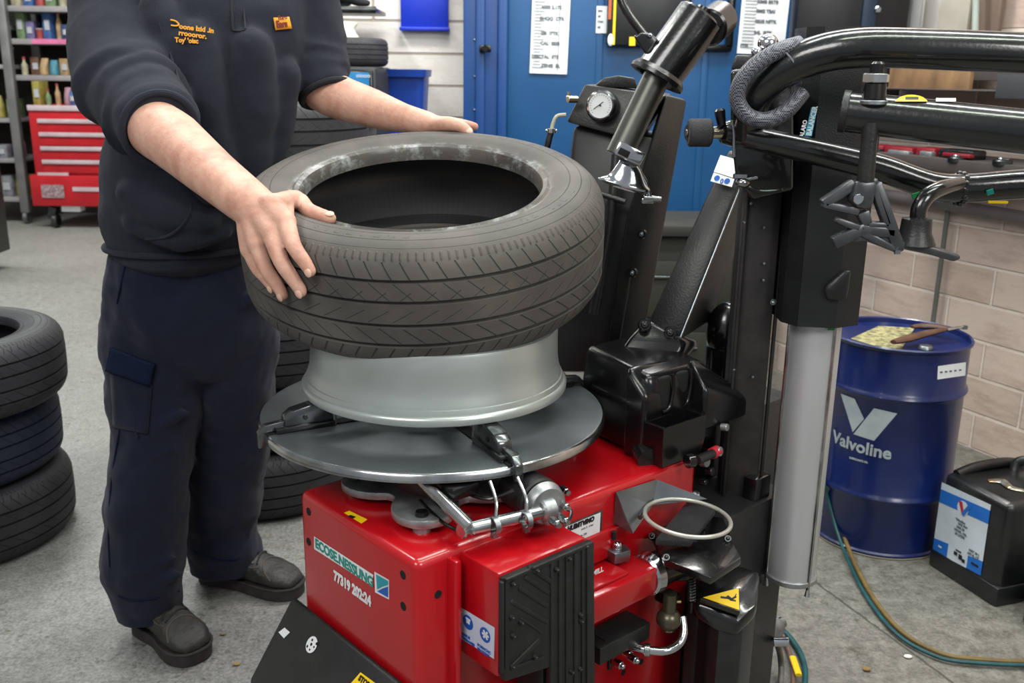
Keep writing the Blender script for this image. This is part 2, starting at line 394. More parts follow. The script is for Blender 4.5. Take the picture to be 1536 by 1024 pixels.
def floor_material():
    m = bpy.data.materials.new('worn_concrete'); nt, N, L, P = nodes_of(m)
    tc = N.new('ShaderNodeTexCoord'); o = tc.outputs['Object']
    a = noise(N, L, o, 1.6, 8, .65); f = noise(N, L, o, 24, 10, .75); s = noise(N, L, o, 34, 6, .72)
    g = noise(N, L, o, 110, 4, .7)
    col = ramp(N, L, a, [(.3, rgb('#64645f')), (.5, rgb('#7a7b79')), (.72, rgb('#8f9191'))])
    col = mixc(N, L, .55, col, ramp(N, L, f, [(.38, rgb('#4f4e48')), (.52, rgb('#7e7d7a')), (.66, rgb('#999a98'))]))
    mr = N.new('ShaderNodeMapRange'); mr.inputs['From Min'].default_value = .565; mr.inputs['From Max'].default_value = .63; L.new(s, mr.inputs[0])
    msk = math_node(N, L, 'MULTIPLY', mr.outputs[0], ramp(N, L, noise(N, L, o, 3.1, 3), [(.42, (0, 0, 0)), (.6, (1, 1, 1))]))
    col = mixc(N, L, .30, col, ramp(N, L, g, [(.38, rgb('#3d3c37')), (.5, rgb('#85847f')), (.62, rgb('#b5b4b0'))]))
    col = mixc(N, L, math_node(N, L, 'MULTIPLY', msk, .75), col, rgb('#3a3a2c'))
    sp = N.new('ShaderNodeSeparateXYZ'); L.new(o, sp.inputs[0]); x, y, z = sp.outputs
    # oily, browner concrete on the right hand side of the machine
    rx = N.new('ShaderNodeMapRange'); rx.inputs['From Min'].default_value = .2; rx.inputs['From Max'].default_value = .9; L.new(math_node(N, L, 'ADD', x, math_node(N, L, 'MULTIPLY', a, .4)), rx.inputs[0])
    col = mixc(N, L, math_node(N, L, 'MULTIPLY', rx.outputs[0], .62), col, mixc(N, L, ramp(N, L, f, [(.4, (0, 0, 0)), (.6, (1, 1, 1))]), rgb('#433f31'), rgb('#6a665b')))
    # expansion joint running away at a slant
    d = math_node(N, L, 'ABSOLUTE', math_node(N, L, 'ADD', math_node(N, L, 'ADD', math_node(N, L, 'MULTIPLY', math_node(N, L, 'SUBTRACT', x, .863), .928), math_node(N, L, 'MULTIPLY', math_node(N, L, 'SUBTRACT', y, 2.351), .373)), math_node(N, L, 'MULTIPLY', math_node(N, L, 'SUBTRACT', f, .5), .02)))
    jm = math_node(N, L, 'LESS_THAN', d, .004)
    col = mixc(N, L, math_node(N, L, 'MULTIPLY', jm, .7), col, rgb('#2e2b22'))
    L.new(col, P.inputs['Base Color'])
    rr = N.new('ShaderNodeMapRange'); rr.inputs['To Min'].default_value = .34; rr.inputs['To Max'].default_value = .75; L.new(f, rr.inputs[0]); L.new(rr.outputs[0], P.inputs['Roughness'])
    b = N.new('ShaderNodeBump'); b.inputs['Strength'].default_value = .35; b.inputs['Distance'].default_value = .004
    L.new(math_node(N, L, 'SUBTRACT', s, jm), b.inputs['Height']); L.new(b.outputs[0], P.inputs['Normal'])
    return m
FLOOR = floor_material()
# ---------------------------------------------------------------- room shell
mb = MB(); mb.box((-1.5, 4.5, -.05), (12, 14, .1)); struct(obj('floor', mb, FLOOR, smooth=0))
def wall(name, a, b, h, m, th=.1):
    a = Vector((*a, 0)); b = Vector((*b, 0)); d = b-a; L_ = d.length; ang = atan2(d.y, d.x)
    mb = MB(); mb.box((L_/2, th/2, h/2), (L_, th, h)); o = obj(name, mb, m, smooth=0)
    o.location = a; o.rotation_euler = (0, 0, ang); return struct(o)
HW = 3.4
WR0 = Vector((1.73, 3.43)); WRD = Vector((-.504, 1)).normalized()
wr_end = WR0+WRD*1.25; wr_start = WR0-WRD*4.5
wall('wall_right', (wr_end.x, wr_end.y), (wr_start.x, wr_start.y), HW, WALLR)
BY = 4.62
wall('wall_back', (-1.55, BY), (1.4, BY), HW, WALLB)
wall('wall_return', (-1.55, 10.2), (-1.55, BY), HW, WALLB)
wall('wall_far', (-7.4, 10.2), (-1.5, 10.2), HW, mat('dark_far_wall', '#4c443f', .9))
wall('wall_left', (-7.4, -2), (-7.4, 10.2), HW, WALLB)
# ceiling beams are far above the frame; a plain ceiling over the back of the garage
mb = MB(); mb.box((-1.5, 7.3, HW+.05), (12, 6.4, .1)); struct(obj('ceiling', mb, mat('grey_ceiling', '#8d8f90', .9), smooth=0))

# blue steel door leaf and its ribbed frame
YB = 4.30
d = thing('blue_steel_door', 'large flat blue painted steel door with papers taped on it behind the machine', 'door', (at(930, 300, YB).x, YB, 0))
xl = at(756, 150, YB).x; xr = at(1190, 60, YB).x
mb = MB(); mb.box(((xl+xr)/2, YB+.03, 1.3), (xr-xl, .05, 2.55), bev=.004); obj('door_leaf', mb, BLUW, d)
mb = MB()
for fx in (.33, .70): mb.box((xl+(xr-xl)*fx, YB+.003, 1.3), (.03, .008, 2.5), bev=.003)
obj('stiffener_strip', mb, BLUW, d)
xa = at(695, 150, YB).x; xb = at(755, 150, YB).x
f = thing('blue_door_frame', 'ribbed blue metal door post between the white block wall and the blue door', 'door frame', ((xa+xb)/2, YB, 0))
mb = MB(); mb.box(((xa+xb)/2, YB+.04, 1.3), (xb-xa, .10, 2.6), bev=.006); obj('post', mb, BLUF, f)
mb = MB()
for t, w in ((.42, .035), (.97, .035)): mb.box((xa+(xb-xa)*t, YB-.015, 1.3), (w*1.2, .03, 2.6), bev=.01)
obj('rib', mb, BLUF, f)
mb = MB(); p = at(728, 73, YB-.035); mb.cyl(p, p+Vector((0, -.03, 0)), .016, bev=.003); mb.box(p+Vector((0, -.005, 0)), (.05, .015, .03), bev=.003); obj('latch_knob', mb, BLKP, f)
mb = MB()
for yy in (60, 115, 165): p = at(712, yy, YB-.012); mb.sphere(p, .006)
obj('rivet', mb, ZINC, f)

def sheet(name, label, cat, x0, y0, x1, y1, Y, m, th=.003, tilt=0, group=None):
    a = at(x0, y0, Y); b = at(x1, y1, Y)
    t = thing(name, label, cat, ((a.x+b.x)/2, Y, b.z), group=group)
    c = Vector(((a.x+b.x)/2, Y, (a.z+b.z)/2)); R = Matrix.Rotation(tilt, 3, 'Y')
    mb = MB(); mb.box(c, (abs(b.x-a.x), th, abs(a.z-b.z)), R); obj('sheet', mb, m, t, smooth=0)
    return t, c, R, abs(b.x-a.x), abs(a.z-b.z)
def rows(t, c, R, w, h, lines, Y, size):
    for i, (s, fy, fx) in enumerate(lines):
        p = c+R @ Vector((-w/2+w*fx, -.0035, h/2-h*fy)); text('printed_text', s, size, p, R @ Vector((1, 0, 0)), R @ Vector((0, 0, 1)), OFFW, t, bold=.0008)
t, c, R, w, h = sheet('paper_chart', 'long white printed chart hanging on the blue door, left of the gauge box', 'paper', 799, -60, 852, 111, YB-.002, WHT, tilt=radians(1.2))
rows(t, c, R, w, h, [('4500 2.175', .42, .25), ('BHQQ  CTK', .52, .22), ('2BI  I7TK', .65, .26), ('CAL  BEIB', .74, .26), ('DISCTAL  STE', .86, .04), ('ZENIE  BL', .94, .3)], YB, .019)
mb = MB()
for k in range(34): mb.box(c+R @ Vector((-w/2+.02+(.008 if k % 3 else .012), -.0035, h/2-h*(k+1)/36)), (.03 if k % 3 else .045, .001, .002), R)
for fx in (.74,): mb.box(c+R @ Vector((w*(fx-.5), -.0035, 0)), (.002, .001, h*.95), R)
obj('ruled_line', mb, OFFW, t, smooth=0)
t, c, R, w, h = sheet('paper_chart', 'white printed chart hanging on the blue door beside the black tubes', 'paper', 1117, -60, 1177, 82, YB-.002, WHT, tilt=radians(1.5))
rows(t, c, R, w, h, [('20MB BRTB', .45, .32), ('BMIE TBAI', .55, .32), ('BB3B NFTK', .66, .32), ('B4L  IBTK', .78, .32), ('7TEL', .93, .05)], YB, .018)
mb = MB()
for k in range(26): mb.box(c+R @ Vector((-w/2+.04, -.0035, h/2-h*(k+1)/28)), (.05, .001, .002), R)
obj('ruled_line', mb, OFFW, t, smooth=0)
t, c, R, w, h = sheet('paper_note', 'small white printed note on the blue door next to the black framed board', 'paper', 895, 9, 915, 50, YB-.002, WHT)
rows(t, c, R, w, h, [('tyre', .2, .1), ('air', .4, .1), ('3 bar', .6, .1), ('ok', .8, .1)], YB, .011)
# black framed board with yellow stripes
a = at(913, -60, YB); b = at(1096, 72, YB); bx_ = at(1023, 70, YB)
t = thing('framed_board', 'black framed notice board with a yellow stripe on the blue door, top of the photo', 'board', ((a.x+b.x)/2, YB, b.z))
mb = MB(); mb.box(((a.x+bx_.x)/2, YB-.03, (a.z+b.z)/2+.003), (bx_.x-a.x, .05, a.z-b.z), bev=.008); obj('panel', mb, mat('dark_board', '#1c1e20', .4), t)
mb = MB()
mb.box(((bx_.x+b.x)/2, YB-.012, b.z), (b.x-bx_.x, .03, .026), bev=.004); mb.box((b.x-.012, YB-.012, (a.z+b.z)/2), (.03, .03, a.z-b.z), bev=.004); mb.box((bx_.x+.01, YB-.012, (a.z+b.z)/2), (.03, .03, a.z-b.z), bev=.004)
obj('frame', mb, BLKP, t)
mb = MB(); p = at(922, 20, YB-.058); mb.box((p.x, YB-.057, (a.z+b.z)/2), (.010, .004, a.z-b.z-.01)); p = at(948, 70, YB-.058); mb.box((p.x, YB-.057, b.z+.02), (.025, .004, .035)); obj('yellow_stripe', mb, YEL, t)
mb = MB(); p = at(915, 10, YB-.058); mb.box((p.x, YB-.057, p.z+.05), (.012, .004, .2)); obj('orange_stripe', mb, mat('orange_strip', '#b0562a', .5), t)
mb = MB(); p = at(916, 60, YB-.058); mb.sphere((p.x, YB-.057, p.z), .018, (.7, .3, 1.4)); obj('white_dot', mb, WPAINT, t)
# dark steel door with a lock further right
yd = 3.74
a = at(1205, -80, yd); b = at(1328, 330, yd)
t = thing('dark_cabinet_door', 'dark steel wall cabinet with a chrome lock behind the top black tube', 'cabinet', ((a.x+b.x)/2, yd, 0))
mb = MB(); mb.box(((a.x+b.x)/2, yd+.05, 1.72), (b.x-a.x, .10, 1.1), bev=.01); obj('body', mb, mat('near_black_door', '#17171b', .35, ns=3, stretch=(8, 1, .3)), t)
q = at(1305, 0, yd); mb = MB(); mb.box((q.x, yd-.004, 1.72), (.05, .012, 1.05), bev=.003); obj('blue_edge_strip', mb, mat('dark_blue_strip', '#1a2c44', .4), t)
q = at(1318, 14, yd-.02); mb = MB(); mb.cyl(q, q+Vector((0, .04, 0)), .012, bev=.003); obj('lock', mb, CHROME, t)
# white strips bundle and grey board leaning on right wall
def onwall(px, py, off=0): return onplane(px, py, (WR0.x, WR0.y, 0), (WRD.y, -WRD.x, 0)) if not off else onplane(px, py, (WR0.x-WRD.y*off, WR0.y+WRD.x*off, 0), (WRD.y, -WRD.x, 0))
WRX = Vector((-WRD.x, -WRD.y, 0)); WRN = Vector((-WRD.y, WRD.x, 0)); RW = Matrix((WRX, -WRN, ZZ)).transposed()
def wallbox(name, x0, y0, x1, y1, off, th, m, parent=None, bev=.003):
    a = onwall(x0, y0, off); b = onwall(x1, y1, off); c = (a+b)/2; L_ = abs((b-a).dot(WRX))
    c -= WRN*(th/2-.0)
    mb = MB(); mb.box(c, (L_, th, abs(a.z-b.z)), RW, bev=bev); return obj(name, mb, m, parent)
t = thing('white_strip_curtain', 'bundle of white plastic strips hanging beside the dark cabinet', 'curtain', onwall(1365, 60, .1))
for k in range(7):
    x = 1333+k*10; wallbox('strip', x, -90, x+9, 78, .06-.01*(k % 2), .006, mat('white_strip', '#d5d3d0', .5), t)
o = wallbox('grey_board', 1398, -90, 1440, 120, .06, .02, mat('grey_board', '#a9a498', .8)); tag(o, 'pale grey upright board against the wall right of the white strips', 'board')
o = wallbox('brown_board', 1440, -90, 1486, 120, .05, .02, mat('brown_board', '#6f5d52', .8, stretch=(6, 6, .5))); tag(o, 'weathered brown upright board with a pale pipe in front of it', 'board')
mb = MB(); mb.cyl(onwall(1466, -90, .1), onwall(1461, 120, .1), .011); o = obj('wall_pipe', mb, mat('pale_green_pipe', '#a9b5ac', .5)); tag(o, 'thin pale green vertical pipe in front of the brown board', 'pipe')
# grey horizontal pipe, thin conduit
p0 = onwall(1262, 281, .05); p1 = onwall(1800, 369, .05)
mb = MB(); mb.cyl(p0, p1, .022); o = obj('wall_pipe', mb, mat('grey_pipe', '#6e6866', .5, ns=12)); tag(o, 'thick grey horizontal pipe along the tan block wall', 'pipe')
q0 = onwall(1424, 300, .03); q1 = onwall(1404, 500, .03)
mb = MB(); mb.cyl(q0, (q0.x, q0.y, 0), .009); o = obj('wall_conduit', mb, mat('grey_conduit', '#5d615b', .5)); tag(o, 'thin grey vertical conduit on the tan block wall behind the drum', 'conduit')

# bench shelf behind the arms
t = thing('wall_shelf', 'wooden wall shelf with a dark board edge seen between the black tubes', 'shelf', onwall(1400, 150, .3))
wallbox('plank', 1335, 100, 1452, 138, .26, .02, WOOD, t)
wallbox('back_board', 1270, 78, 1560, 122, .16, .02, mat('dark_shelf_board', '#4c4542', .8, ns=6), t)
wallbox('shelf_board', 1270, 130, 1560, 140, .30, .30, mat('dark_shelf_board2', '#3f3937', .8, ns=6), t)
o = wallbox('grey_box', 1497, 106, 1560, 150, .33, .1, mat('charcoal_box', '#3b3d41', .6)); tag(o, 'charcoal grey box on the wall shelf at the right edge', 'box')
# red and black battery packs on lower shelf
o = wallbox('lower_shelf', 1296, 244, 1560, 252, .32, .26, mat('dark_shelf_board2', '#3f3937', .8)); tag(o, 'narrow dark shelf holding red and black battery packs', 'shelf')
for k, (x0, x1, lb) in enumerate(((1300, 1322, 'red and black battery pack nearest the black column'), (1326, 1366, 'red and grey battery pack, second from the black column'), (1374, 1400, 'red and grey battery pack with a square face, middle of the shelf'), (1408, 1458, 'dark battery pack with a red end, rightmost of the row'))):
    t = thing('battery_pack', lb, 'battery', onwall((x0+x1)/2, 242, .28)); t['group'] = 'battery packs on the lower shelf'
    wallbox('body', x0, 216+k*2, x1, 243, .29, .07, [mat('dark_red_plastic', '#7c1420', .4), mat('dark_red_plastic', '#7c1420', .4), mat('dark_red_plastic', '#7c1420', .4), BLKP][k], t, bev=.008)
    wallbox('terminal_block', x0+5, 222+k*2, x1-4, 238, .305, .03, ALU if k in (1, 2) else (BLKM if k == 0 else mat('dark_red_plastic', '#7c1420', .4)), t, bev=.004)
for k, (x, y) in enumerate(((1435, 238), (1503, 243))):
    c = onwall(x, y+6, .3); t = thing('round_tin', ('small chrome topped tin on the lower shelf near the welded joint', 'small chrome topped tin on the lower shelf, right hand one')[k], 'tin', c)
    mb = MB(); mb.cyl(c, c+ZZ*.02, .03, bev=.004); obj('body', mb, DKSTL, t); mb = MB(); mb.cyl(c+ZZ*.02, c+ZZ*.026, .02, bev=.002); obj('lid', mb, CHROME, t)

# ---- things by the white block wall
t = thing('document_holder', 'bright blue plastic document holder fixed to the white block wall', 'holder', at(635, 40, BY-.03))
a = at(600, -60, BY-.02); b = at(673, 47, BY-.02)
mb = MB(); mb.box(((a.x+b.x)/2, BY-.02, (a.z+b.z)/2), (b.x-a.x, .035, a.z-b.z), bev=.006); obj('body', mb, BLUP, t)
mb = MB(); mb.box(((a.x+b.x)/2, BY-.03, b.z+.008), (b.x-a.x+.01, .05, .016), bev=.004); obj('lip', mb, BLUP, t)
# blue bin
yb = 4.25
c = at(607, 165, yb); top = at(607, 104, yb); w = at(644, 110, yb).x-at(571, 110, yb).x
t = thing('recycling_bin', 'tapered blue plastic bin with a flared rim in front of the white block wall', 'bin', (c.x, yb, c.z-.12))
zt = top.z; zb = zt-.42; mb = MB(); n = 4
def ringr(cx, cy, z, hx, hy, r=.03, k=5):
    o = []
    for qx, qy, a0 in ((1, 1, 0), (-1, 1, 90), (-1, -1, 180), (1, -1, 270)):
        for i in range(k):
            a = radians(a0+90*i/(k-1)); o.append(Vector((cx+qx*(hx-r)+r*cos(a), cy+qy*(hy-r)+r*sin(a), z)))
    return o
mb.rings([ringr(c.x, yb, zb, w*.36, .11), ringr(c.x, yb, zt, w*.47, .15), ringr(c.x, yb, zt, w*.455, .145), ringr(c.x, yb, zb+.01, w*.35, .1)]); obj('body', mb, BLUB, t)
mb = MB(); mb.rings([ringr(c.x, yb, zt-.03, w*.5, .165), ringr(c.x, yb, zt, w*.51, .17), ringr(c.x, yb, zt, w*.46, .15), ringr(c.x, yb, zt-.03, w*.465, .15)], closed=True); obj('rim', mb, BLUB, t)
c.x += .095
t2 = thing('low_table', 'dark low table under the blue bin', 'table', (c.x, yb, 0))
mb = MB(); mb.box((c.x+.02, yb, zb-.015), (.30, .42, .03), bev=.004); obj('table_top', mb, BLKM, t2)
for sx in (-.13, .13):
    for sy in (-.19, .19): mb = MB(); mb.box((c.x+.02+sx, yb+sy, (zb-.03)/2), (.03, .03, zb-.03)); obj('leg', mb, BLKM, t2)
# wheel balancer cabinet with a blue screen, behind the arm
yq = 3.75
a = at(470, 99, yq); b = at(570, 330, yq)
t = thing('black_equipment_cabinet', 'black cabinet with a small blue screen behind the forearm', 'cabinet', ((a.x+b.x)/2, yq, 0))
mb = MB(); mb.box(((a.x+b.x)/2, yq+.25, a.z/2), (b.x-a.x, .5, a.z), bev=.02); obj('body', mb, mat('charcoal_plastic', '#26282a', .5), t)
a1 = at(505, 104, yq-.01); b1 = at(561, 190, yq-.01); mb = MB(); mb.box(((a1.x+b1.x)/2, yq-.005, (a1.z+b1.z)/2), (b1.x-a1.x, .03, a1.z-b1.z), bev=.008); obj('bezel', mb, BLKP, t)
a1 = at(505, 108, yq-.03); b1 = at(554, 150, yq-.03); mb = MB(); mb.box(((a1.x+b1.x)/2, yq-.022, (a1.z+b1.z)/2), (b1.x-a1.x, .006, a1.z-b1.z)); obj('screen', mb, mat('blue_screen', '#2f87c4', .3), t)
p = at(534, 116, yq-.03); text('printed_text', 'oiooo', .022, p, (1, 0, 0), (0, 0, 1), WPAINT, t)
CABTOP = (( a.x+b.x)/2, yq, a.z)
# shelf arm above
a = at(470, 8, 4.2); b = at(562, 14, 4.2)
t = thing('metal_wall_shelf', 'narrow dark metal shelf end above the black cabinet', 'shelf', a)
mb = MB(); mb.box(((a.x+b.x)/2, 4.36, b.z), (b.x-a.x, .4, .018), bev=.004); obj('shelf_board', mb, DKSTL, t)
mb = MB(); mb.cyl((b.x-.25, 4.17, b.z-.004), (b.x+.01, 4.17, b.z-.004), .014); obj('front_rail', mb, DKSTL, t)
mb = MB(); p = at(470, 40, 4.5); mb.box((p.x-.05, 4.45, b.z/2+.4), (.03, .03, b.z+.8)); obj('upright', mb, BLKM, t)
for k, (px, col, lb) in enumerate(((500, '#7d97a0', 'crumpled pale blue rag on the metal shelf end'), (528, '#22262b', 'black coiled cable on the metal shelf end'))):
    p = at(px, 2, 4.25); mb = MB(); mb.tube([(p.x-.06, 4.3, b.z+.03), (p.x-.03, 4.22, b.z+.05), (p.x+.02, 4.26, b.z+.035), (p.x+.06, 4.3, b.z+.03)], [.018, .03, .024, .014], flat=.8); o = obj(('rag', 'cable')[k], mb, mat('shelf_clutter_%d' % k, col, .8)); tag(o, lb, ('rag', 'cable')[k])
# white bag
mb = MB(); p = at(514, 58, 3.95); mb.loft([(p+Vector((0, .1, -.10)), (.06, 0, 0), (0, .05, 0)), (p+Vector((0, .1, -.03)), (.075, 0, 0), (0, .05, 0)), (p+Vector((.0, .1, .03)), (.035, 0, 0), (0, .03, 0)), (p+Vector((.0, .1, .06)), (.045, 0, 0), (0, .015, 0))]); o = obj('plastic_bag', mb, mat('white_bag', '#c9cdc4', .5, col2='#93a07a', ns=30)); tag(o, 'crumpled white plastic bag on the black cabinet behind the sleeve', 'bag')
# ---------------------------------------------------------------- tyres
def tyre_profile(R=.316):
    k = R/.316
    out = [(.203, .068), (.204, .084), (.208, .092), (.215, .0955), (.2195, .092), (.224, .0935), (.236, .100), (.250, .104), (.268, .1035), (.283, .099), (.2945, .0925), (.303, .084), (.309, .074), (.3125, .0635)]
    def groove(z, w=.0035, d=.0065, r=.3155): return [(r, z+w), (r-d, z+w-.0008), (r-d, z-w+.0008), (r, z-w)]
    tr = groove(.053, r=.3142)+groove(.019, .0035)+groove(-.019, .0035)+groove(-.053, r=.3142)
    low = [(r, -z) for r, z in out[::-1]]
    inner = [(.212, -.066), (.236, -.083), (.262, -.0825), (.285, -.074), (.297, -.052), (.3025, 0), (.297, .052), (.285, .074), (.262, .0825), (.236, .083), (.212, .066)]
    return [(r*k, z) for r, z in out+tr+low+inner]
def tyre_mesh(name, m, seg=192, R=.316):
    mb = MB(); mb.lathe(tyre_profile(R), seg=seg, closed=True); o = obj(name, mb, m, smooth=28); return o
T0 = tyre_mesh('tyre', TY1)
T0.location = (-.157, 1.692, 1.066); T0.rotation_euler = Matrix.Rotation(radians(-1.0), 4, 'Y').to_3x3().__matmul__(Matrix.Rotation(radians(13.3), 3, 'X')).to_euler()
tag(T0, 'worn grey car tyre tilted in the hands of the mechanic above the bare rim', 'tyre')
# loose rubber shavings on bead
def tyre_copy(src, loc, rot, label, group, m=None, mesh=None):
    o = bpy.data.objects.new('tyre', mesh or src.data); COL.objects.link(o); o.location = loc; o.rotation_euler = rot; tag(o, label, 'tyre', group); return o
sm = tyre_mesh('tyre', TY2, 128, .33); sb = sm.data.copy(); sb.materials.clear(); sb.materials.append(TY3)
sm.location = (-1.615, 2.60, .104*5+.008); sm.rotation_euler = (0, 0, .3)
tag(sm, 'black tyre on top of the three tyre stack at the left edge', 'tyre', 'tyres stacked at the left edge')
tyre_copy(sm, (-1.665, 2.63, .104*3+.004), (0, 0, 1.1), 'middle tyre of the stack at the left edge, bluish black', 'tyres stacked at the left edge', mesh=sb)
tyre_copy(sm, (-1.645, 2.62, .104), (0, 0, 2.0), 'bottom tyre of the stack at the left edge, standing on the concrete', 'tyres stacked at the left edge')
# tall stack behind the mechanic
names = ['bottom', 'second from bottom', 'third from bottom', 'third from top', 'second from top', 'topmost']
for k in range(6):
    tyre_copy(sm, (-.80+.02*((k*7) % 3-1), 3.02+.015*((k*5) % 3-1), .105+.21*k), (0, 0, k*1.3), names[k]+' black tyre of the tall stack behind the mechanic and machine', 'tall tyre stack behind the mechanic')
p = at(528, 92, 4.0); tyre_copy(sm, (p.x-.02, 4.0, CABTOP[2]+.055), (0, 0, .5), 'thin black tyre lying on the black cabinet by the white wall', None).scale = (.50, .50, .52)
T0_ = None
# ---------------------------------------------------------------- bare rim
RC = Vector((-.134, 1.62, .8125))
r = thing('wheel_rim', 'bare silver alloy wheel rim lying face down on the turntable under the tyre', 'wheel rim', RC)
mb = MB()
prof = [(.214, .002), (.222, .0), (.2295, .004), (.2305, .012), (.2275, .017), (.2245, .0185), (.2235, .023), (.2225, .0265), (.2205, .0275), (.219, .034), (.2165, .042), (.2148, .052), (.2138, .064), (.2134, .080), (.2130, .106), (.2115, .111), (.207, .113), (.2055, .108), (.206, .078), (.206, .055), (.209, .030), (.210, .01)]
mb.lathe(prof, RC, seg=160, closed=True); obj('barrel', mb, RIMM, r, smooth=40)
mb = MB(); mb.lathe([(.03, .02), (.075, .018), (.085, .026), (.085, .045), (.03, .045)], RC, seg=48, closed=True); obj('hub', mb, RIMM, r)
for k in range(5):
    a = k*2*pi/5; d_ = Vector((cos(a), sin(a), 0)); s_ = Vector((-sin(a), cos(a), 0))
    mb = MB(); mb.loft([(RC+d_*.07+ZZ*.035, s_*.026, ZZ*.010), (RC+d_*.14+ZZ*.04, s_*.018, ZZ*.009), (RC+d_*.208+ZZ*.045, s_*.024, ZZ*.010)], seg=12, power=3, round_ends=False); obj('spoke', mb, RIMM, r)
# ---------------------------------------------------------------- tyre changing machine
TM = thing('tyre_changer', 'red tyre changing machine with a round steel turntable and black tilting posts', 'machine', MO, MA)
def face_quad(name, pts, m, parent):
    mb = MB(); mb.quad(pts); return obj(name, mb, m, parent, smooth=0)
def bolt(parent, p, n, r=.006, m=None, name='bolt', h=.004):
    n = Vector(n).normalized(); mb = MB(); mb.cyl(Vector(p)-n*.003, Vector(p)+n*h, r, r*.8, 12); mb.sphere(Vector(p)+n*h, r*.55, seg=8); return obj(name, mb, m or ZINC, parent)
def hole(parent, p, n, r=.007, sc=1):
    n = Vector(n).normalized(); mb = MB(); mb.cyl(Vector(p)-n*.002, Vector(p)+n*.0006, r, seg=16); return obj('bolt_hole', mb, HOLE, parent)
CT = .68
mb = MB(); mb.box(M(.315, .1625, (CT+.07)/2), (.63, .325, CT-.07), RM, bev=.014, seg=3)
cab = obj('cabinet', mb, RED, TM)
mb = MB(); mb.box(M(.315, .1625, .04), (.66, .36, .08), RM, bev=.006); obj('plinth', mb, RED, TM)
# foot flange with slots seen under the pedal hood
mb = MB(); mb.box(M(-.02, .30, .22), (.05, .09, .36), RM, bev=.006); ff = obj('foot_flange', mb, RED, TM)
for p in ((446, 1012), (459, 1016)):
    q = onu(*p, -.046); hole(ff, q, -MU, .007)
for p in ((463, 767), (463, 812), (604.5, 862), (605, 909)): hole(cab, onu(*p, 0), -MU, .0068)
hole(cab, onv(657, 891, 0), -MV, .0065)
mb = MB(); mb.prism([atz(x, y, CT+.0003) for x, y in ((516, 769), (524, 766), (551, 779), (542, 785))], (0, 0, .0004)); st = obj('yellow_label', mb, YEL, cab, smooth=0)
p0 = atz(522, 774, CT+.001); p1 = atz(545, 782, CT+.001); text('label_text', 'IIIIII', .0075, p0, p1-p0, ZZ.cross(p1-p0), INK, cab, bold=.0006)
L0 = [onu(x, y, -.0006) for x, y in ((471, 804), (560, 862), (557, 878), (471, 823))]
face_quad('logo_label', L0, WPAINT, cab)
q = onu(473, 820, -.001); text('logo_text', 'ECOSE.NESSUNG', .0225, q, -MV, ZZ-MV*.0, TEAL, cab, bold=.0009, sx=.98)
S0 = [onu(x, y, -.0006) for x, y in ((561.5, 857), (583.5, 869.5), (583.5, 899), (562.5, 888))]; face_quad('logo_square', S0, WPAINT, cab)
face_quad('logo_square_top', [onu(x, y, -.001) for x, y in ((564, 861), (582, 871), (582, 877), (573, 880), (565.5, 884))], mat('teal_panel', '#1f9aa8', .4), cab)
face_quad('logo_square_bottom', [onu(x, y, -.001) for x, y in ((565.5, 886.5), (574, 882), (582, 879.5), (582, 896))], BLUINK, cab)
q = onu(501, 869, -.001); text('model_text', '77319 202:24', .024, q, -MV, ZZ, WPAINT, cab, bold=.0013, sx=.80)
# side box that carries the bead breaker pad
mb = MB(); mb.box(M(.166, -.041, .5885), (.174, .090, .167), RM, bev=.006, seg=2); sb_ = obj('side_box', mb, RED, TM)
mb = MB(); mb.box(M(.062, -.008, .42), (.012, .022, .5), RM, bev=.004); obj('seam_flange', mb, RED, TM)
ub = .079
face_quad('warning_label', [onu(x, y, ub-.0006) for x, y in ((690.5, 910), (742, 941), (741, 988), (690.5, 957))], mat('label_bg', '#cfd8ea', .4), sb_)
for (x, y) in ((702, 933), (727.5, 952)):
    mb = MB(); c_ = onu(x, y, ub-.001); mb.cyl(c_, c_-MU*.0003, .0115, seg=28); obj('blue_disc', mb, BLUINK, sb_)
mb = MB(); c_ = onu(702, 932, ub-.0014); mb.box(c_, (.0003, .008, .007), RM, bev=.0001); mb.box(c_+ZZ*.004, (.0003, .011, .003), RM); obj('pictogram_boots', mb, WPAINT, sb_)
mb = MB(); c_ = onu(728, 952, ub-.0014)
for a in (-35, 35, 90): mb.box(c_, (.0003, .0035, .015), RM @ Matrix.Rotation(radians(a), 3, 'X'))
obj('pictogram_hand', mb, WPAINT, sb_)
for (x, y, s) in ((693, 951, 'ANIOS'), (693, 957, 'TERRANES'), (716, 968, 'PORNCHC'), (716, 974, 'PROTECT')):
    text('label_text', s, .0062, onu(x, y, ub-.001), -MV, ZZ, BLUINK, sb_, bold=.0003)
mb = MB(); mb.box(onu(701, 872, ub)-MU*.0004, (.0008, .012, .028), RM); obj('embossed_tab', mb, RED, sb_)
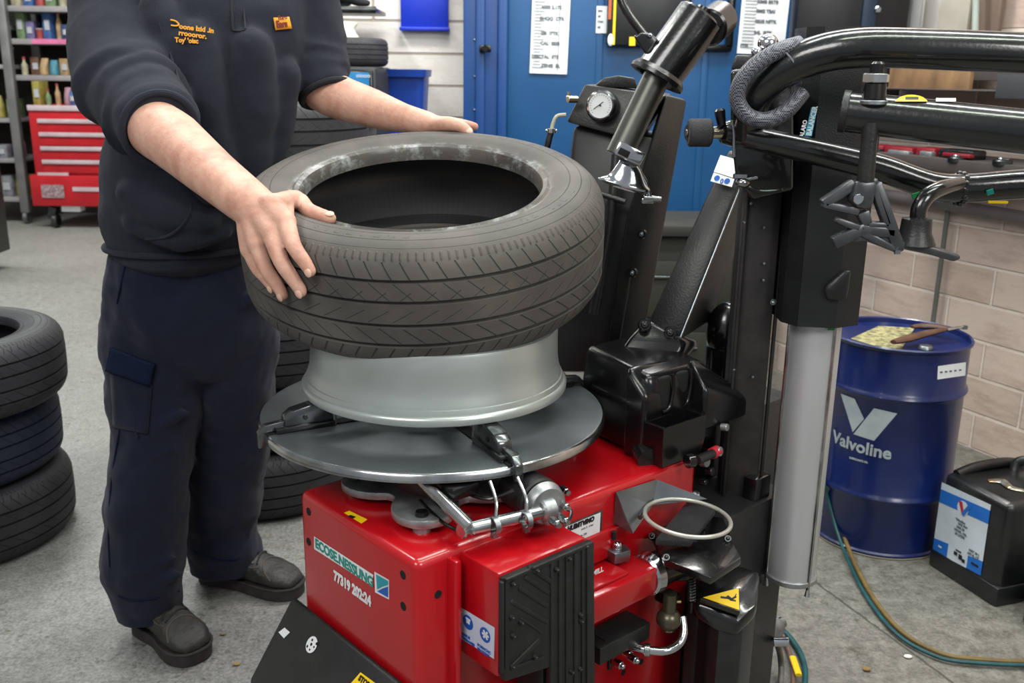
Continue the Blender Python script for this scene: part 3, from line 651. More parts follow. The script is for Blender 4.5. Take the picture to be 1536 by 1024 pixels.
# bead breaker rubber pad
vb = -.0865
def V2(x, y, off=0): return onv(x, y, vb-off)
pad_out = [V2(x, y) for x, y in ((748, 864), (882, 807), (884, 1080), (818, 1090), (818, 994), (748, 1016))]
mb = MB(); mb.prism([p for p in pad_out], -MV*.014, bev=.003); pad = obj('wheel_support_pad', mb, RUB, TM)
vb2 = .0165
def V3(x, y): return V2(x, y, vb2-.004)
def rib(x0, y0, x1, y1, w, m=RUB, h=.004):
    a, b = V3(x0, y0), V3(x1, y1); d_ = (b-a); L_ = d_.length; x_ = d_.normalized(); R = Matrix((x_, MV, x_.cross(MV))).transposed()
    mb = MB(); mb.box((a+b)/2, (L_, .008, w), R, bev=.0015); return obj('raised_rib', mb, m, pad)
for a_ in ((757, 870, 878, 818, .006), (880, 818, 880, 1075, .006), (838, 834, 838, 1075, .006), (848, 832, 848, 1075, .004), (862, 828, 862, 1075, .008), (872, 822, 872, 1075, .004), (826, 842, 826, 1075, .006), (752, 872, 752, 1008, .005),
           (793, 850, 826, 872, .007), (786, 864, 822, 888, .007), (777, 880, 820, 908, .007), (765, 900, 820, 932, .007), (780, 926, 812, 948, .004), (768, 998, 808, 958, .009), (764, 1002, 814, 985, .006)): rib(*a_)
for (x, y) in ((770, 876), (806, 856), (835, 854), (854, 838), (768, 926), (782, 934), (770, 954), (769, 1000), (803, 985), (871, 922), (872, 932), (870, 1003), (858, 1008)):
    bolt(pad, V2(x, y, vb2), -MV, .0042, BLKM, 'pad_bolt', .003)
mb = MB(); mb.box(M(.21, -.05, .30), (.07, .06, .42), RM, bev=.004); obj('pad_bracket', mb, BLKM, TM)
# pedal hood
top_a = onu(440, 903, -.002); top_b = onu(618, 1018, -.002); v0_, v1_ = .345, -.012; zt = (top_a.z+top_b.z)/2
def PH(u, v, z): return M(u, v, z)
prof = [(-.003, zt), (-.012, zt+.002), (-.096, zt-.118), (-.101, zt-.150), (-.090, zt-.155), (-.003, zt-.04)]
mb = MB(); mb.prism([PH(u, v0_, z) for u, z in prof], MV*(v1_-v0_), bev=.004); hood = obj('pedal_hood', mb, BLKM, TM)
HN = (PH(-.012, 0, zt+.002)-PH(-.096, 0, zt-.118)); HX = HN.normalized(); HNn = HX.cross(MV).normalized()
if HNn.z < 0: HNn = -HNn
hp = PH(-.012, 0, zt+.002)+HNn*.0008
def onh(x, y, o=0): return onplane(x, y, hp+HNn*o, HNn)
mb = MB(); mb.prism([onh(x, y) for x, y in ((418, 948), (427, 941), (435, 948), (426, 957))], HNn*.0004); obj('white_square_sticker', mb, WPAINT, hood, smooth=0)
mb = MB(); c_ = onh(467.5, 966.5); mb.cyl(c_, c_+HNn*.0005, .0132, seg=32); so = obj('round_sticker', mb, WPAINT, hood)
for (x, y, r_) in ((468.5, 959.5, .0022), (475, 965, .0025), (461, 969, .0022), (467, 966, .0026), (471, 970, .0018), (464.5, 974, .0018)):
    mb = MB(); c_ = onh(x, y, .0006); mb.cyl(c_, c_+HNn*.0003, r_, seg=10); obj('sticker_dot', mb, INK, hood)
mb = MB(); mb.prism([onh(x, y) for x, y in ((541, 1008), (563, 1024), (548, 1042), (526, 1025))], HNn*.0004); obj('yellow_warning_sticker', mb, YEL, hood, smooth=0)
q = onh(537, 1019, .0008); text('label_text', 'STOP', .011, q, -MV, HX, INK, hood, bold=.0007)
# cast base plate under the turntable
B1 = Vector((-.131, 1.318, 0)); B2 = Vector((-.252, 1.450, 0)); dd = B2-B1; pp = Vector((dd.y, -dd.x, 0)); pp = pp if pp.y > 0 else -pp
SC = (B1+B2)/2+pp*.5
lob = [B1, B2, B2+pp, B1+pp]
mb = MB(); out = []
for k in range(72):
    a = 2*pi*k/72; best = max(cos(a-atan2((l-SC).y, (l-SC).x)) for l in lob)
    r_ = .080+.068*max(0, (best-.78)/.22)**1.1
    out.append(SC+Vector((cos(a)*r_, sin(a)*r_, CT+.010)))
mb.prism(out, (0, 0, .014), bev=.0035); bpl = obj('cast_base_plate', mb, ALU, TM)
for l in lob:
    mb = MB(); c_ = Vector((l.x, l.y, CT)); 
    mb.cyl(c_, c_+ZZ*.012, .014); obj('standoff', mb, ALU, bpl); mb = MB(); mb.cyl(c_+ZZ*.022, c_+ZZ*.031, .0105, .009, 12); obj('cap_bolt', mb, BLKP, bpl)
AX = Vector((-.137, 1.615, 0))
mb = MB(); mb.cyl(Vector((SC.x, SC.y, CT)), Vector((SC.x, SC.y, CT+.05)), .06, seg=40); mb.cyl(AX+ZZ*(CT+.01), AX+ZZ*.762, .055, seg=32); obj('spindle', mb, mat('dark_red_spindle', '#4a1c1a', .45), TM)
mb = MB(); mb.box((AX+ZZ*.728), (.30, .09, .03), RM, bev=.006); obj('jaw_slide', mb, DKSTL, TM)
# turntable
PZ = .765
mb = MB(); mb.lathe([(0, PZ-.006), (.285, PZ-.006), (.2975, PZ-.010), (.3005, PZ-.007), (.3005, PZ+.003), (.298, PZ+.0055), (.294, PZ+.006), (0, PZ+.006)], AX, seg=160); tt = obj('turntable', mb, PLATE, TM, smooth=50)
mb = MB(); mb.lathe([(.2975, PZ-.010), (.3015, PZ-.008), (.3015, PZ+.0035), (.2975, PZ+.0062)], AX, seg=160, closed=True); obj('polished_rim', mb, STEEL, tt, smooth=60)
def clampset(ang, length=.1):
    d_ = Vector((cos(ang), sin(ang), 0)); s_ = Vector((-sin(ang), cos(ang), 0)); R = Matrix((d_, s_, ZZ)).transposed(); c0 = AX+ZZ*(PZ+.006)
    mb = MB(); mb.box(c0+d_*.20+ZZ*.001, (.20, .022, .003), R); sl = obj('slot', mb, HOLE, tt)
    mb = MB(); mb.box(c0+d_*.235+ZZ*.006, (.10, .034, .010), R, bev=.003); cl = obj('clamp_jaw', mb, BLK, tt)
    # body: sloped block
    pr = [(.186, .008), (.186, .040), (.205, .046), (.255, .036), (.268, .026), (.270, .008)]
    mb = MB(); mb.prism([c0+d_*u+ZZ*z-s_*.013 for u, z in pr], s_*.026, bev=.004); b_ = obj('clamp_jaw', mb, mat('gunmetal', '#6d7072', .22, .9), tt)
    mb = MB(); mb.prism([c0+d_*u+ZZ*z-s_*.006 for u, z in ((.262, .006), (.262, .020), (.300, .016), (.312, .004), (.312, -.022), (.303, -.022), (.298, .002))], s_*.014, bev=.002); obj('clamp_lever', mb, mat('gunmetal', '#6d7072', .22, .9), tt)
    mb = MB(); mb.box(c0+d_*.185+ZZ*.022-s_*.0, (.006, .03, .042), R, bev=.001); obj('clamp_tooth', mb, STEEL, tt)
    mb = MB(); mb.cyl(c0+d_*.235+ZZ*.022-s_*.0155, c0+d_*.235+ZZ*.022+s_*.0155, .004, seg=10); obj('clamp_pin', mb, BLKP, tt)
qa = atz(770, 702, PZ)-AX; a1 = atan2(qa.y, qa.x)
for k in range(4): clampset(a1-k*pi/2)
# pneumatic pipes under the table
mb = MB(); mb.cyl(Vector((-.135, 1.345, .752)), Vector((-.056, 1.262, .712)), .0105, seg=20, bev=.002); obj('steel_tube', mb, GREYT if False else STEEL, TM)
mb = MB(); mb.cyl(Vector((-.070, 1.262, .706)), Vector((-.062, 1.272, .706)), .011, seg=16, bev=.002); obj('tube_bolt', mb, STEEL, TM)
ta = atz(705, 793, .712); tb = atz(826, 764, .712)
mb = MB(); mb.cyl(ta, tb, .0105, seg=20, bev=.002); obj('steel_tube', mb, STEEL, TM)
td = (tb-ta).normalized()
for (x0, y0, x1, y1) in ((735, 722, 742, 786), (776, 716, 790, 778)):
    a = atz(x0, y0, .758); b = atz(x1, y1, .714)
    mb = MB(); mb.tube([a, a*.5+b*.5+Vector((.006, -.002, 0)), b], .0028, seg=8); o_ = obj('steel_band', mb, STEEL, TM)
    mb = MB(); mb.lathe([(.0112, -.004), (.0135, -.004), (.0135, .004), (.0112, .004)], b-ZZ*.002, basis(td), 20, closed=True); mb.box(b-ZZ*.016, (.010, .008, .010), RM, bev=.001); obj('hose_clip', mb, ZINC, TM)
ac = atz(826, 762, .714); perp = Vector((-td.y, td.x, 0))
mb = MB(); mb.cyl(atz(795, 742, .715)+perp*.045, atz(818, 756, .715)+perp*.012, .034, .036, 32, bev=.003); obj('motor_body', mb, mat('dark_motor', '#2c2b2c', .4, .3), TM)
mb = MB(); cc = atz(820, 757, .718); mb.cyl(cc+perp*.012, cc-perp*.006, .034, .031, 36, bev=.003); ah = obj('actuator_cap', mb, ALU, TM)
mb = MB(); mb.cyl(ac-td*.018, ac+td*.006, .0165, seg=24, bev=.003); mb.box(ac-ZZ*.014, (.03, .022, .016), RM, bev=.004); obj('actuator_port', mb, ALU, TM)
for (x, y) in ((846, 735), (846, 758), (832, 783), (845, 779), (794, 742)):
    c_ = atz(x, y, .715); mb = MB(); mb.cyl(c_+perp*.010, c_-perp*.008, .0062, seg=6, bev=.001); mb.cyl(c_-perp*.008, c_-perp*.013, .0042, seg=12); obj('fitting', mb, STEEL, ah)
mb = MB(); mb.tube([atz(848, 758, .71), atz(857, 768, .71), atz(852, 782, .705), atz(842, 784, .705)], .0025, seg=8); obj('black_hose', mb, BLKP, TM)
mb = MB(); mb.tube([atz(630, 750, .712), atz(645, 766, .705), atz(668, 786, .70), atz(692, 797, .698), atz(715, 800, .698), atz(737, 790, .70)], .0028, seg=8); obj('black_hose', mb, BLKP, TM)
mb = MB(); mb.tube([atz(660, 725, .74), atz(700, 740, .73), atz(735, 748, .73), atz(770, 735, .74)], .003, seg=8); mb.box(atz(690, 733, .742), (.05, .03, .02), RM, bev=.003); obj('black_hose', mb, BLKP, TM)
# data plate
face_quad('data_plate_border', [onv(x, y, -.0012) for x, y in ((846, 788), (904, 764), (902, 810), (846, 834))], ZINC, cab)
face_quad('data_plate', [onv(x, y, -.0018) for x, y in ((848, 790), (901, 768), (899, 807), (848, 830))], WPAINT, cab)
text('plate_text', 'HUB/ITV/MO', .0115, onv(851, 797, -.0024), MU, ZZ+MU*.12, INK, cab, bold=.0009, sx=.95)
for (x, y, s) in ((872, 795, 'serie 2 - 4 bar'), (868, 806, 'volts 230'), (866, 812, 'mod. 24')): text('plate_text', s, .005, onv(x, y, -.0024), MU, ZZ, OFFW, cab)
# folded bracket and lube bucket ring
A_ = onv(923, 738, -.002); B_ = onv(921, 784, -.002); C_ = onv(985, 719, -.002); D_ = onv(983, 752, -.002)
E_ = M(.405, -.045, B_.z-.002); F_ = onv(1060, 748, -.05); G_ = onv(978, 757, -.01)
mb = MB()
mb.quad([A_, B_, E_]); mb.quad([A_, E_, G_, C_]); mb.quad([C_, G_, F_])
br = obj('folded_bracket', mb, mat('galvanised_sheet', '#8f969b', .3, .85, '#6c7378', 9), TM, smooth=0); sm_ = br.modifiers.new('t', 'SOLIDIFY'); sm_.thickness = .002
rc = Vector((.297, 1.477, .63)); mb = MB(); mb.tube([rc+Vector((.071*cos(2*pi*k/32), .071*sin(2*pi*k/32), -.004*cos(2*pi*k/32))) for k in range(32)], .0036, seg=10, n=3, closed=True); obj('ring_holder', mb, mat('silver_wire', '#c8c6bc', .3, .6), TM)
mb = MB(); mb.cyl(atz(966, 766, .632), atz(960, 776, .632), .004); obj('ring_bolt', mb, STEEL, TM)
# rear black base, red beam, nut
mb = MB(); mb.box(M(.75, .12, .28), (.24, .34, .56), RM, bev=.01); obj('rear_base', mb, BLKM, TM)
for (u, v, z) in ((.632, .02, .60), (.64, .02, .52)): bolt(TM, M(u, v-.02, z), -MV, .008)
zb1, zb0 = .548, .50
mb = MB(); mb.box(M(.345, -.035, (zb1+zb0)/2), (.20, .075, zb1-zb0), RM, bev=.005); beam = obj('bead_breaker_arm', mb, RED, TM)
mb = MB(); mb.box(M(.345, -.03, zb1+.003), (.085, .055, .006), RM, bev=.002); obj('arm_pad_plate', mb, RED, beam)
c_ = atz(925, 838, zb1+.006); mb = MB(); mb.prism([c_+MU*a+MV*b for a, b in ((-.018, -.012), (.012, -.020), (.022, -.002), (.012, .016), (-.016, .014))], ZZ*.020, bev=.002); obj('steel_stop_block', mb, ZINC, TM)
mb = MB(); mb.sphere(c_+ZZ*.024, .009, seg=14); mb.cyl(c_, c_+ZZ*.022, .006); obj('stop_knob', mb, CHROME, TM)
mb = MB(); mb.box(M(.385, -.002, .583), (.10, .012, .052), RM, bev=.003); obj('red_backing_plate', mb, RED, TM)
mb = MB(); mb.tube([onv(921, 797, -.012), onv(921, 808, -.012)], .004, smooth=False, seg=10); obj('slot_mark', mb, HOLE, TM)
text('arm_text', 'MILL', .012, M(.270, -.085, .60), MU, ZZ, WPAINT, TM, bold=.0003)
# black pivot yoke at the end of the beam
y0 = M(.452, -.045, .515)
mb = MB(); mb.cyl(M(.44, -.045, .522), M(.462, -.045, .522), .036, .038, 28, bev=.004); obj('steel_collar', mb, CHROME, TM)
mb = MB(); mb.loft([(M(.455, -.045, .522), MV*.034, ZZ*.032), (M(.50, -.05, .525), MV*.032, ZZ*.028), (M(.54, -.07, .52), MV*.026, ZZ*.024)], seg=24); mb.cyl(M(.52, -.06, .50), M(.52, -.06, .545), .022, seg=24, bev=.003); obj('pivot_yoke', mb, BLKP, TM)
mb = MB(); c_ = atz(1003, 928, .44); mb.sphere(c_, .022, (1, 1, .9)); mb.cyl(c_-ZZ*.02, c_+ZZ*.05, .012, seg=16); obj('pivot_cup', mb, mat('olive_steel', '#5b5748', .3, .7), TM)
mb = MB(); c_ = atz(1002, 895, .47); mb.box(c_, (.04, .03, .012), RM, bev=.004); obj('pivot_latch', mb, BLKP, TM)
mb = MB(); c_ = atz(1011, 902, .465); mb.cyl(c_-Vector((.004, 0, 0)), c_+Vector((.012, 0, 0)), .003); obj('brass_tip', mb, mat('brass', '#c9b370', .3, .9), TM)
# black block below the beam, chrome elbow
mb = MB(); mb.box(M(.385, -.033, .422), (.125, .055, .032), RM, bev=.003); blk = obj('valve_block', mb, BLKM, TM)
mb = MB(); mb.box(M(.375, -.033, .4385), (.06, .035, .002), RM); obj('valve_block_recess', mb, HOLE, blk)
ep = [atz(948, 968, .40), atz(970, 974, .40), atz(998, 976, .40), atz(1018, 966, .405), atz(1026, 948, .42), atz(1024, 925, .44)]
mb = MB(); mb.tube(ep, .0075, seg=16); obj('chrome_elbow', mb, CHROME, TM)
mb = MB(); a = atz(966, 974, .40); b = atz(975, 975, .40); mb.cyl(a, b, .0115, seg=20, bev=.001); obj('elbow_collar', mb, STEEL, TM)
for (x, y) in ((936, 976), (944, 984), (922, 992)):
    c_ = atz(x, y, .385); mb = MB(); mb.cyl(c_, c_-MV*.016, .007, seg=8, bev=.001); mb.sphere(c_-MV*.018, .005, seg=8); obj('fitting', mb, CHROME, TM)
mb = MB(); mb.cyl(atz(914, 985, .39), atz(914, 1003, .37), .004); obj('fitting', mb, BLKP, TM)
for (x, y) in ((962, 992), (935, 1008)): hole(TM, onv(x, y, 0), -MV, .006)
# foot post with warning triangle
mb = MB()
def z5(x, y, z): return atz(x, y, z)
top = [z5(1037, 884, .47), z5(1058, 856, .475), z5(1108, 846, .475), z5(1140, 856, .475), z5(1135, 905, .462), z5(1108, 932, .445), z5(1075, 925, .445), z5(1045, 905, .46)]
cen = sum(top, Vector())/len(top)
mb.prism([p for p in top], (0, 0, -.03), bev=.008); cv = obj('post_cover', mb, BLK, TM)
tri = [z5(1054, 898, .4745), z5(1107, 884, .4765), z5(1108, 917, .462)]
pn = (tri[1]-tri[0]).cross(tri[2]-tri[0]).normalized(); pn = pn if pn.z > 0 else -pn
# flat warning plate sits on a sloped pad
mb = MB(); mb.prism([p+pn*.003-(p-sum(tri, Vector())/3)*-.10 for p in tri], -pn*.012, bev=.001); obj('sticker_pad', mb, BLK, TM)
mb = MB(); mb.prism([p+pn*.0035 for p in tri], pn*.0008); obj('warning_triangle', mb, YEL, TM, smooth=0)
tc_ = (tri[0]+tri[1]*1.3+tri[2]*1.3)/3.6+pn*.0048; e1 = (tri[1]-tri[0]).normalized(); e2 = pn.cross(e1)
mb = MB()
for (a, b, w, h_, r_) in ((-.006, .003, .016, .004, -25), (.001, .000, .006, .011, 20), (.008, -.002, .013, .0035, 15), (.004, -.006, .010, .003, -30), (.015, .002, .008, .0015, 40)):
    R = Matrix((e1, e2, pn)).transposed() @ Matrix.Rotation(radians(r_), 3, 'Z'); mb.box(tc_+e1*a+e2*b, (w, h_, .0006), R)
obj('warning_pictogram', mb, INK, TM, smooth=0)
pc = Vector((.355, 1.50, 0))
mb = MB(); mb.prism([z5(x, y, .42) for x, y in ((1060, 925), (1072, 900), (1120, 885), (1135, 905), (1114, 945), (1078, 945))], (0, 0, -.42), bev=.004); obj('bead_breaker_post', mb, BLKM, TM)
mb = MB(); mb.prism([z5(x, y, .42) for x, y in ((1030, 915), (1038, 900), (1050, 905), (1048, 925))], (0, 0, -.42), bev=.003); obj('flat_bar', mb, BLKM, TM)
# zip pull chain on post
mb = MB(); a = z5(1104, 953, .40); 
for k in range(24): mb.sphere(a-ZZ*(.0055*k)+Vector((0, -.004, 0)), .0034, seg=8)
obj('threaded_rod', mb, STEEL, TM)
# coil spring
mb = MB(); a = atz(1036, 850, .52); b = atz(1037, 902, .46); ax = (b-a); L_ = ax.length; Bb = basis(ax)
sp = [a+ax*(t/120)+Bb @ Vector((.0068*cos(t*2*pi/10), .0068*sin(t*2*pi/10), 0)) for t in range(121)]
mb.tube(sp, .0018, seg=6, smooth=False); obj('coil_spring', mb, DKSTL, TM)
mb = MB(); mb.cyl(a+ZZ*.015, a-ZZ*.002, .007); mb.cyl(b, b-ZZ*.02, .004); obj('spring_post', mb, BLKP, TM)
# flat black foot plate with knurled strap
fp = [atz(x, y, .565) for x, y in ((975, 795), (996, 838), (1066, 866), (1112, 836), (1100, 812), (1085, 775), (1020, 770))]
mb = MB(); mb.prism(fp, (0, 0, -.014), bev=.003); pl_ = obj('lower_plate', mb, BLK, TM)
st_ = [atz(x, y, z) for x, y, z in ((983, 808, .585), (1036, 811, .585), (1074, 762, .615), (1030, 752, .615))]
mb = MB(); mb.prism(st_, (0, 0, -.012), bev=.002); obj('knurled_pad', mb, mat('knurled_black', '#26282b', .4, 0, bump=1.0, bs=600), TM)
for (x, y) in ((978, 804), (1000, 836), (1092, 808), (1054, 790)): bolt(pl_, atz(x, y, .567), (-.3, -1, .8), .007, DKSTL)
# ---- plastic cover at the foot of the posts
cb = M(.60, .13, 0)
def P(u, v, z): return M(u, v, z)
mb = MB()
def hull(name, pts, m, parent, bev=.006):
    mb = MB(); vs = [mb.bm.verts.new(p) for p in pts]; bmesh.ops.convex_hull(mb.bm, input=vs)
    bmesh.ops.dissolve_limit(mb.bm, angle_limit=radians(3), verts=mb.bm.verts, edges=mb.bm.edges)
    if bev: bmesh.ops.bevel(mb.bm, geom=mb.bm.edges[:], offset=bev, segments=3, affect='EDGES', profile=.5, clamp_overlap=True)
    return obj(name, mb, m, parent, 60)
z0 = CT
cov = hull('post_base_cover', [P(.525, .045, z0), P(.535, .045, .835), P(.56, .25, z0), P(.57, .235, .845), P(.76, .25, z0), P(.74, .23, .845), P(.73, .02, z0), P(.70, .045, .83)], BLKP, TM, .014)
# front tray
tz = .755
tray = []
o4 = [P(.522, .040, 0), P(.522, -.004, 0), P(.640, -.004, 0), P(.640, .040, 0)]
mb = MB(); c4 = sum(o4, Vector())/4
def sq(s, z): return [Vector((c4.x+(p.x-c4.x)*s, c4.y+(p.y-c4.y)*s, z)) for p in o4]
mb.rings([sq(.9, z0+.002), sq(1, z0+.03), sq(1, tz), sq(.86, tz), sq(.84, tz-.045)]); tr = obj('tool_tray', mb, BLKP, TM)
hull('tray_shoulder', [P(.522, .04, z0), P(.522, .04, .80), P(.64, .04, z0), P(.64, .04, .80), P(.522, .09, z0), P(.64, .09, .84), P(.522, .09, .85), P(.64, .09, z0)], BLKP, TM, .010)
# cup hollows and wedge
for (u0, w_) in ((.575, .016), (.625, .016)):
    mb = MB(); mb.loft([(P(u0, .043, .772), MU*w_*.6, MV*.005), (P(u0, .043, .80), MU*w_, MV*.005), (P(u0, .045, .825), MU*w_, MV*.005)], seg=20); obj('cup_hollow', mb, HOLE, TM)
    mb = MB(); mb.tube([P(u0+w_, .038, .83), P(u0+w_*1.1, .036, .80), P(u0+w_*.6, .036, .770), P(u0-w_*.4, .038, .764)], .003, seg=8); obj('cup_lip', mb, BLKP, TM)
hull('cover_wedge', [P(.64, .0, .72), P(.64, .0, .80), P(.66, .06, .85), P(.80, .0, .72), P(.80, .0, .745), P(.80, .06, .76), P(.64, .06, .72), P(.80, .06, .72)], BLKP, TM, .008)
mb = MB(); mb.tube([atz(905, 630, .70), atz(930, 640, .705), atz(955, 660, .70), atz(975, 690, .69)], .022, seg=20); obj('cover_fender', mb, BLKP, TM)
# ---- tilting post of the helper side (flat face, sloping)
yA = 1.86
def beam(name, quad, Yc, depth, m, shift=(0, 0, 0), bev=.006):
    pts = [at(x, y, Y_) for x, y, Y_ in quad]; mb = MB(); mb.prism(pts, depth, bev=bev); return obj(name, mb, m, TM, 40)
post = beam('tilting_post', ((1092, 225, 1.93), (1122, 238, 1.90), (1020, 512, 1.80), (972, 482, 1.83)), yA, Vector((.09, .16, 0)), BLKM)
mb = MB(); mb.tube([at(1118, 262, 1.893), at(1020, 508, 1.795)], .0022, smooth=False, seg=8); obj('worn_edge', mb, ZINC, post)
st = [at(x, y, Y_) for x, y, Y_ in ((1074, 262, 1.905), (1105, 272, 1.875), (1101, 284, 1.87), (1069, 275, 1.90))]
nn = (st[1]-st[0]).cross(st[3]-st[0]).normalized(); nn = nn if nn.y < 0 else -nn
mb = MB(); mb.prism([p+nn*.012 for p in st], nn*.0006); obj('blue_pictogram_label', mb, WPAINT, post, smooth=0)
for t in (.24, .72):
    c_ = st[0].lerp(st[1], t).lerp(st[3].lerp(st[2], t), .5)+nn*.0128; mb = MB(); mb.cyl(c_, c_+nn*.0004, .0058, seg=20); obj('blue_disc', mb, BLUINK, post)
c_ = st[0].lerp(st[1], .42).lerp(st[3].lerp(st[2], .42), .95)+nn*.0132; text('label_text', '0', .014, c_, st[1]-st[0], st[0]-st[3], BLUINK, post, bold=.0004)
sp_ = [at(x, y, Y_)+nn*.012 for x, y, Y_ in ((1084, 236, 1.925), (1112, 244, 1.90), (1103, 270, 1.88), (1074, 261, 1.905))]
mb = MB(); mb.prism(sp_, nn*.0005); obj('white_label', mb, WHT, post, smooth=0)
# knee block at the foot of the post
hull('post_knee', [at(970, 478, 1.80), at(1030, 512, 1.77), at(1020, 545, 1.76), at(998, 565, 1.74), at(918, 545, 1.76), at(945, 505, 1.78), at(970, 478, 1.92), at(1050, 512, 1.92), at(1005, 565, 1.9), at(925, 545, 1.9)], BLKP, TM, .010)
for (x, y) in ((967, 487), (1005, 499)): bolt(TM, at(x, y, 1.785), (-.1, -1, .3), .0135, BLKP, 'cap_bolt', .010)
for (x, y) in ((967, 487), (1005, 499)): bolt(TM, at(x, y, 1.775), (-.1, -1, .3), .006, DKSTL, 'bolt', .006)
# ---- gauge tower
gt = [at(x, y, 2.02) for x, y in ((852, 182), (1000, 214), (918, 640), (820, 640))]
mb = MB(); mb.prism([at(x, y, Y_) for x, y, Y_ in ((860, 188, 2.05), (985, 205, 2.0), (922, 560, 1.95), (818, 560, 2.0))], Vector((.03, .20, 0)), bev=.012); gtow = obj('gauge_tower', mb, mat('tower_recess_black', '#141517', .45), TM)
mb = MB(); mb.prism([at(x, y, Y_) for x, y, Y_ in ((1000, 142, 1.98), (1030, 150, 2.06), (995, 345, 2.05), (955, 560, 2.03), (905, 560, 1.95), (940, 330, 1.95))], Vector((.01, .10, 0)), bev=.006); obj('tower_side', mb, BLKM, TM)
hb = [at(x, y, Y_) for x, y, Y_ in ((877, 126, 2.03), (998, 143, 1.98), (954, 212, 1.97), (849, 183, 2.02))]
mb = MB(); mb.prism(hb, Vector((.04, .16, 0.0)), bev=.006); gh = obj('control_head', mb, BLKM, TM)
mb = MB(); mb.prism([at(x, y, 2.03) for x, y in ((890, 130), (905, 117), (928, 113), (952, 117), (957, 133))], Vector((0.01, .10, 0)), bev=.004); obj('head_cap', mb, BLKM, TM)
gn = Vector((-.42, -1, .12)).normalized()
gc = at(903, 159, 1.985); mb = MB(); mb.cyl(gc-gn*.02, gc+gn*.010, .0315, seg=40, bev=.004); ga = obj('pressure_gauge', mb, BLKP, TM)
mb = MB(); mb.cyl(gc+gn*.0105, gc+gn*.0112, .0245, seg=40); obj('gauge_dial', mb, WPAINT, ga)
mb = MB(); mb.lathe([(.0245, .009), (.0255, .0125), (.0275, .0115), (.0275, .009)], gc, basis(gn), 40, closed=True); obj('gauge_bezel', mb, CHROME, ga)
Bg = basis(gn, (1, 0, 0)); mb = MB(); R = Bg @ Matrix.Rotation(radians(35), 3, 'Z'); mb.box(gc+gn*.0118-Bg.col[0]*.004, (.024, .0014, .0006), R); mb.cyl(gc+gn*.0112, gc+gn*.013, .002, seg=10); obj('gauge_needle', mb, INK, ga)
mb = MB()
for k in range(20):
    a = radians(-40+k*260/19); R = Bg @ Matrix.Rotation(a, 3, 'Z'); mb.box(gc+gn*.0118+R @ Vector((.0205, 0, 0)), (.003, .0006, .0005), R)
obj('gauge_scale', mb, INK, ga)
mb = MB(); c_ = at(866, 149, 2.0); mb.cyl(c_, c_+Vector((-.02, -.01, 0)), .007, seg=14, bev=.001); c2 = at(853, 147, 2.0); mb.sphere(c2, .006); mb.cyl(c2-ZZ*.008, c2+ZZ*.012, .0035); obj('brass_fitting', mb, mat('brass_chrome', '#c9bfa8', .2, .9), TM)
mb = MB(); mb.tube([at(849, 172, 2.0), at(836, 174, 2.0), at(830, 184, 2.0), at(827, 196, 2.0)], .004, seg=10); obj('air_line', mb, mat('cream_tube', '#b5b19e', .4), TM)
mb = MB(); mb.tube([at(827, 196, 2.0), at(822, 215, 2.0), at(815, 250, 2.0), at(812, 300, 2.02)], .0065, seg=12); obj('air_hose', mb, DKSTL, TM)
mb = MB(); c_ = at(827, 196, 1.995); mb.cyl(c_-ZZ*.004, c_+ZZ*.004, .009, seg=12); mb.cyl(c_-Vector((.011, 0, 0)), c_+Vector((.011, 0, 0)), .003); obj('hose_clip', mb, CHROME, TM)
for (x, y) in ((963, 351), (949, 409)):
    c_ = at(x, y, 1.95); bolt(TM, c_, (-.3, -1, .1), .0105, BLKP, 'washer', .003); bolt(TM, c_+Vector((-.001, -.004, 0)), (-.3, -1, .1), .005, ZINC, 'bolt', .004)
mb = MB(); mb.tube([at(898, 290, 1.96), at(938, 303, 1.94)], .006, smooth=False); mb.tube([at(925, 232, 1.97), at(915, 330, 1.95), at(890, 470, 1.94)], .010, seg=12); obj('rail', mb, BLKM, TM)
# ---- mounting head arm (leaning cylinder)
yM = 1.80
def tubeP(name, pts, r, m, parent=None, seg=28, smooth=True, bev=0):
    P3 = [at(*p) for p in pts]; mb = MB(); mb.tube(P3, r, seg=seg, smooth=smooth); return obj(name, mb, m, parent or TM)
c0 = at(1052, 22, yM); c1 = at(985, 116, yM-.01); c2 = at(928, 233, yM-.02)
mb = MB(); mb.cyl(c0, c1, .043, .043, 40, bev=.004); hc = obj('head_arm_cylinder', mb, BLK, TM)
mb = MB(); n_ = (c2-c0).normalized(); mb.lathe([(.040, -.003), (.052, -.003), (.052, .004), (.046, .012), (.040, .012)], c1, basis(-n_), 40, closed=True); obj('cylinder_flange', mb, BLKP, TM)
mb = MB(); mb.cyl(c1, c2, .0245, seg=32); obj('hex_shaft', mb, GREYT, TM)
mb = MB(); q = at(1075, 35, yM+.03); mb.cyl(q+Vector((-.02, -.03, -.01)), q+Vector((.012, .03, .01)), .033, seg=28, bev=.004); mb.cyl(c0-n_*.002, c0-n_*.012, .014); obj('end_pulley', mb, BLKP, TM)
mb = MB(); mb.tube([at(915, -60, yM+.02), at(935, 8, yM), at(965, 52, yM-.01)], .0075, seg=14); obj('rod_handle', mb, BLK, TM)
hull('handle_bracket', [at(x, y, Y_) for Y_ in (yM-.02, yM+.02) for x, y in ((950, 54), (963, 48), (978, 50), (1005, 82), (998, 100), (992, 105), (980, 100))], BLK, TM, .004)
mb = MB(); mb.prism([at(x, y, yM+.01) for x, y in ((995, 66), (1000, 50), (1012, 48), (1020, 60), (1010, 85))], Vector((0, .02, 0)), bev=.003); obj('handle_bracket_lug', mb, BLK, TM)
for (x, y) in ((975, 53), (1003, 54), (991, 72), (996, 90)): bolt(TM, at(x, y, yM-.022), (0, -1, .2), .005, CHROME)
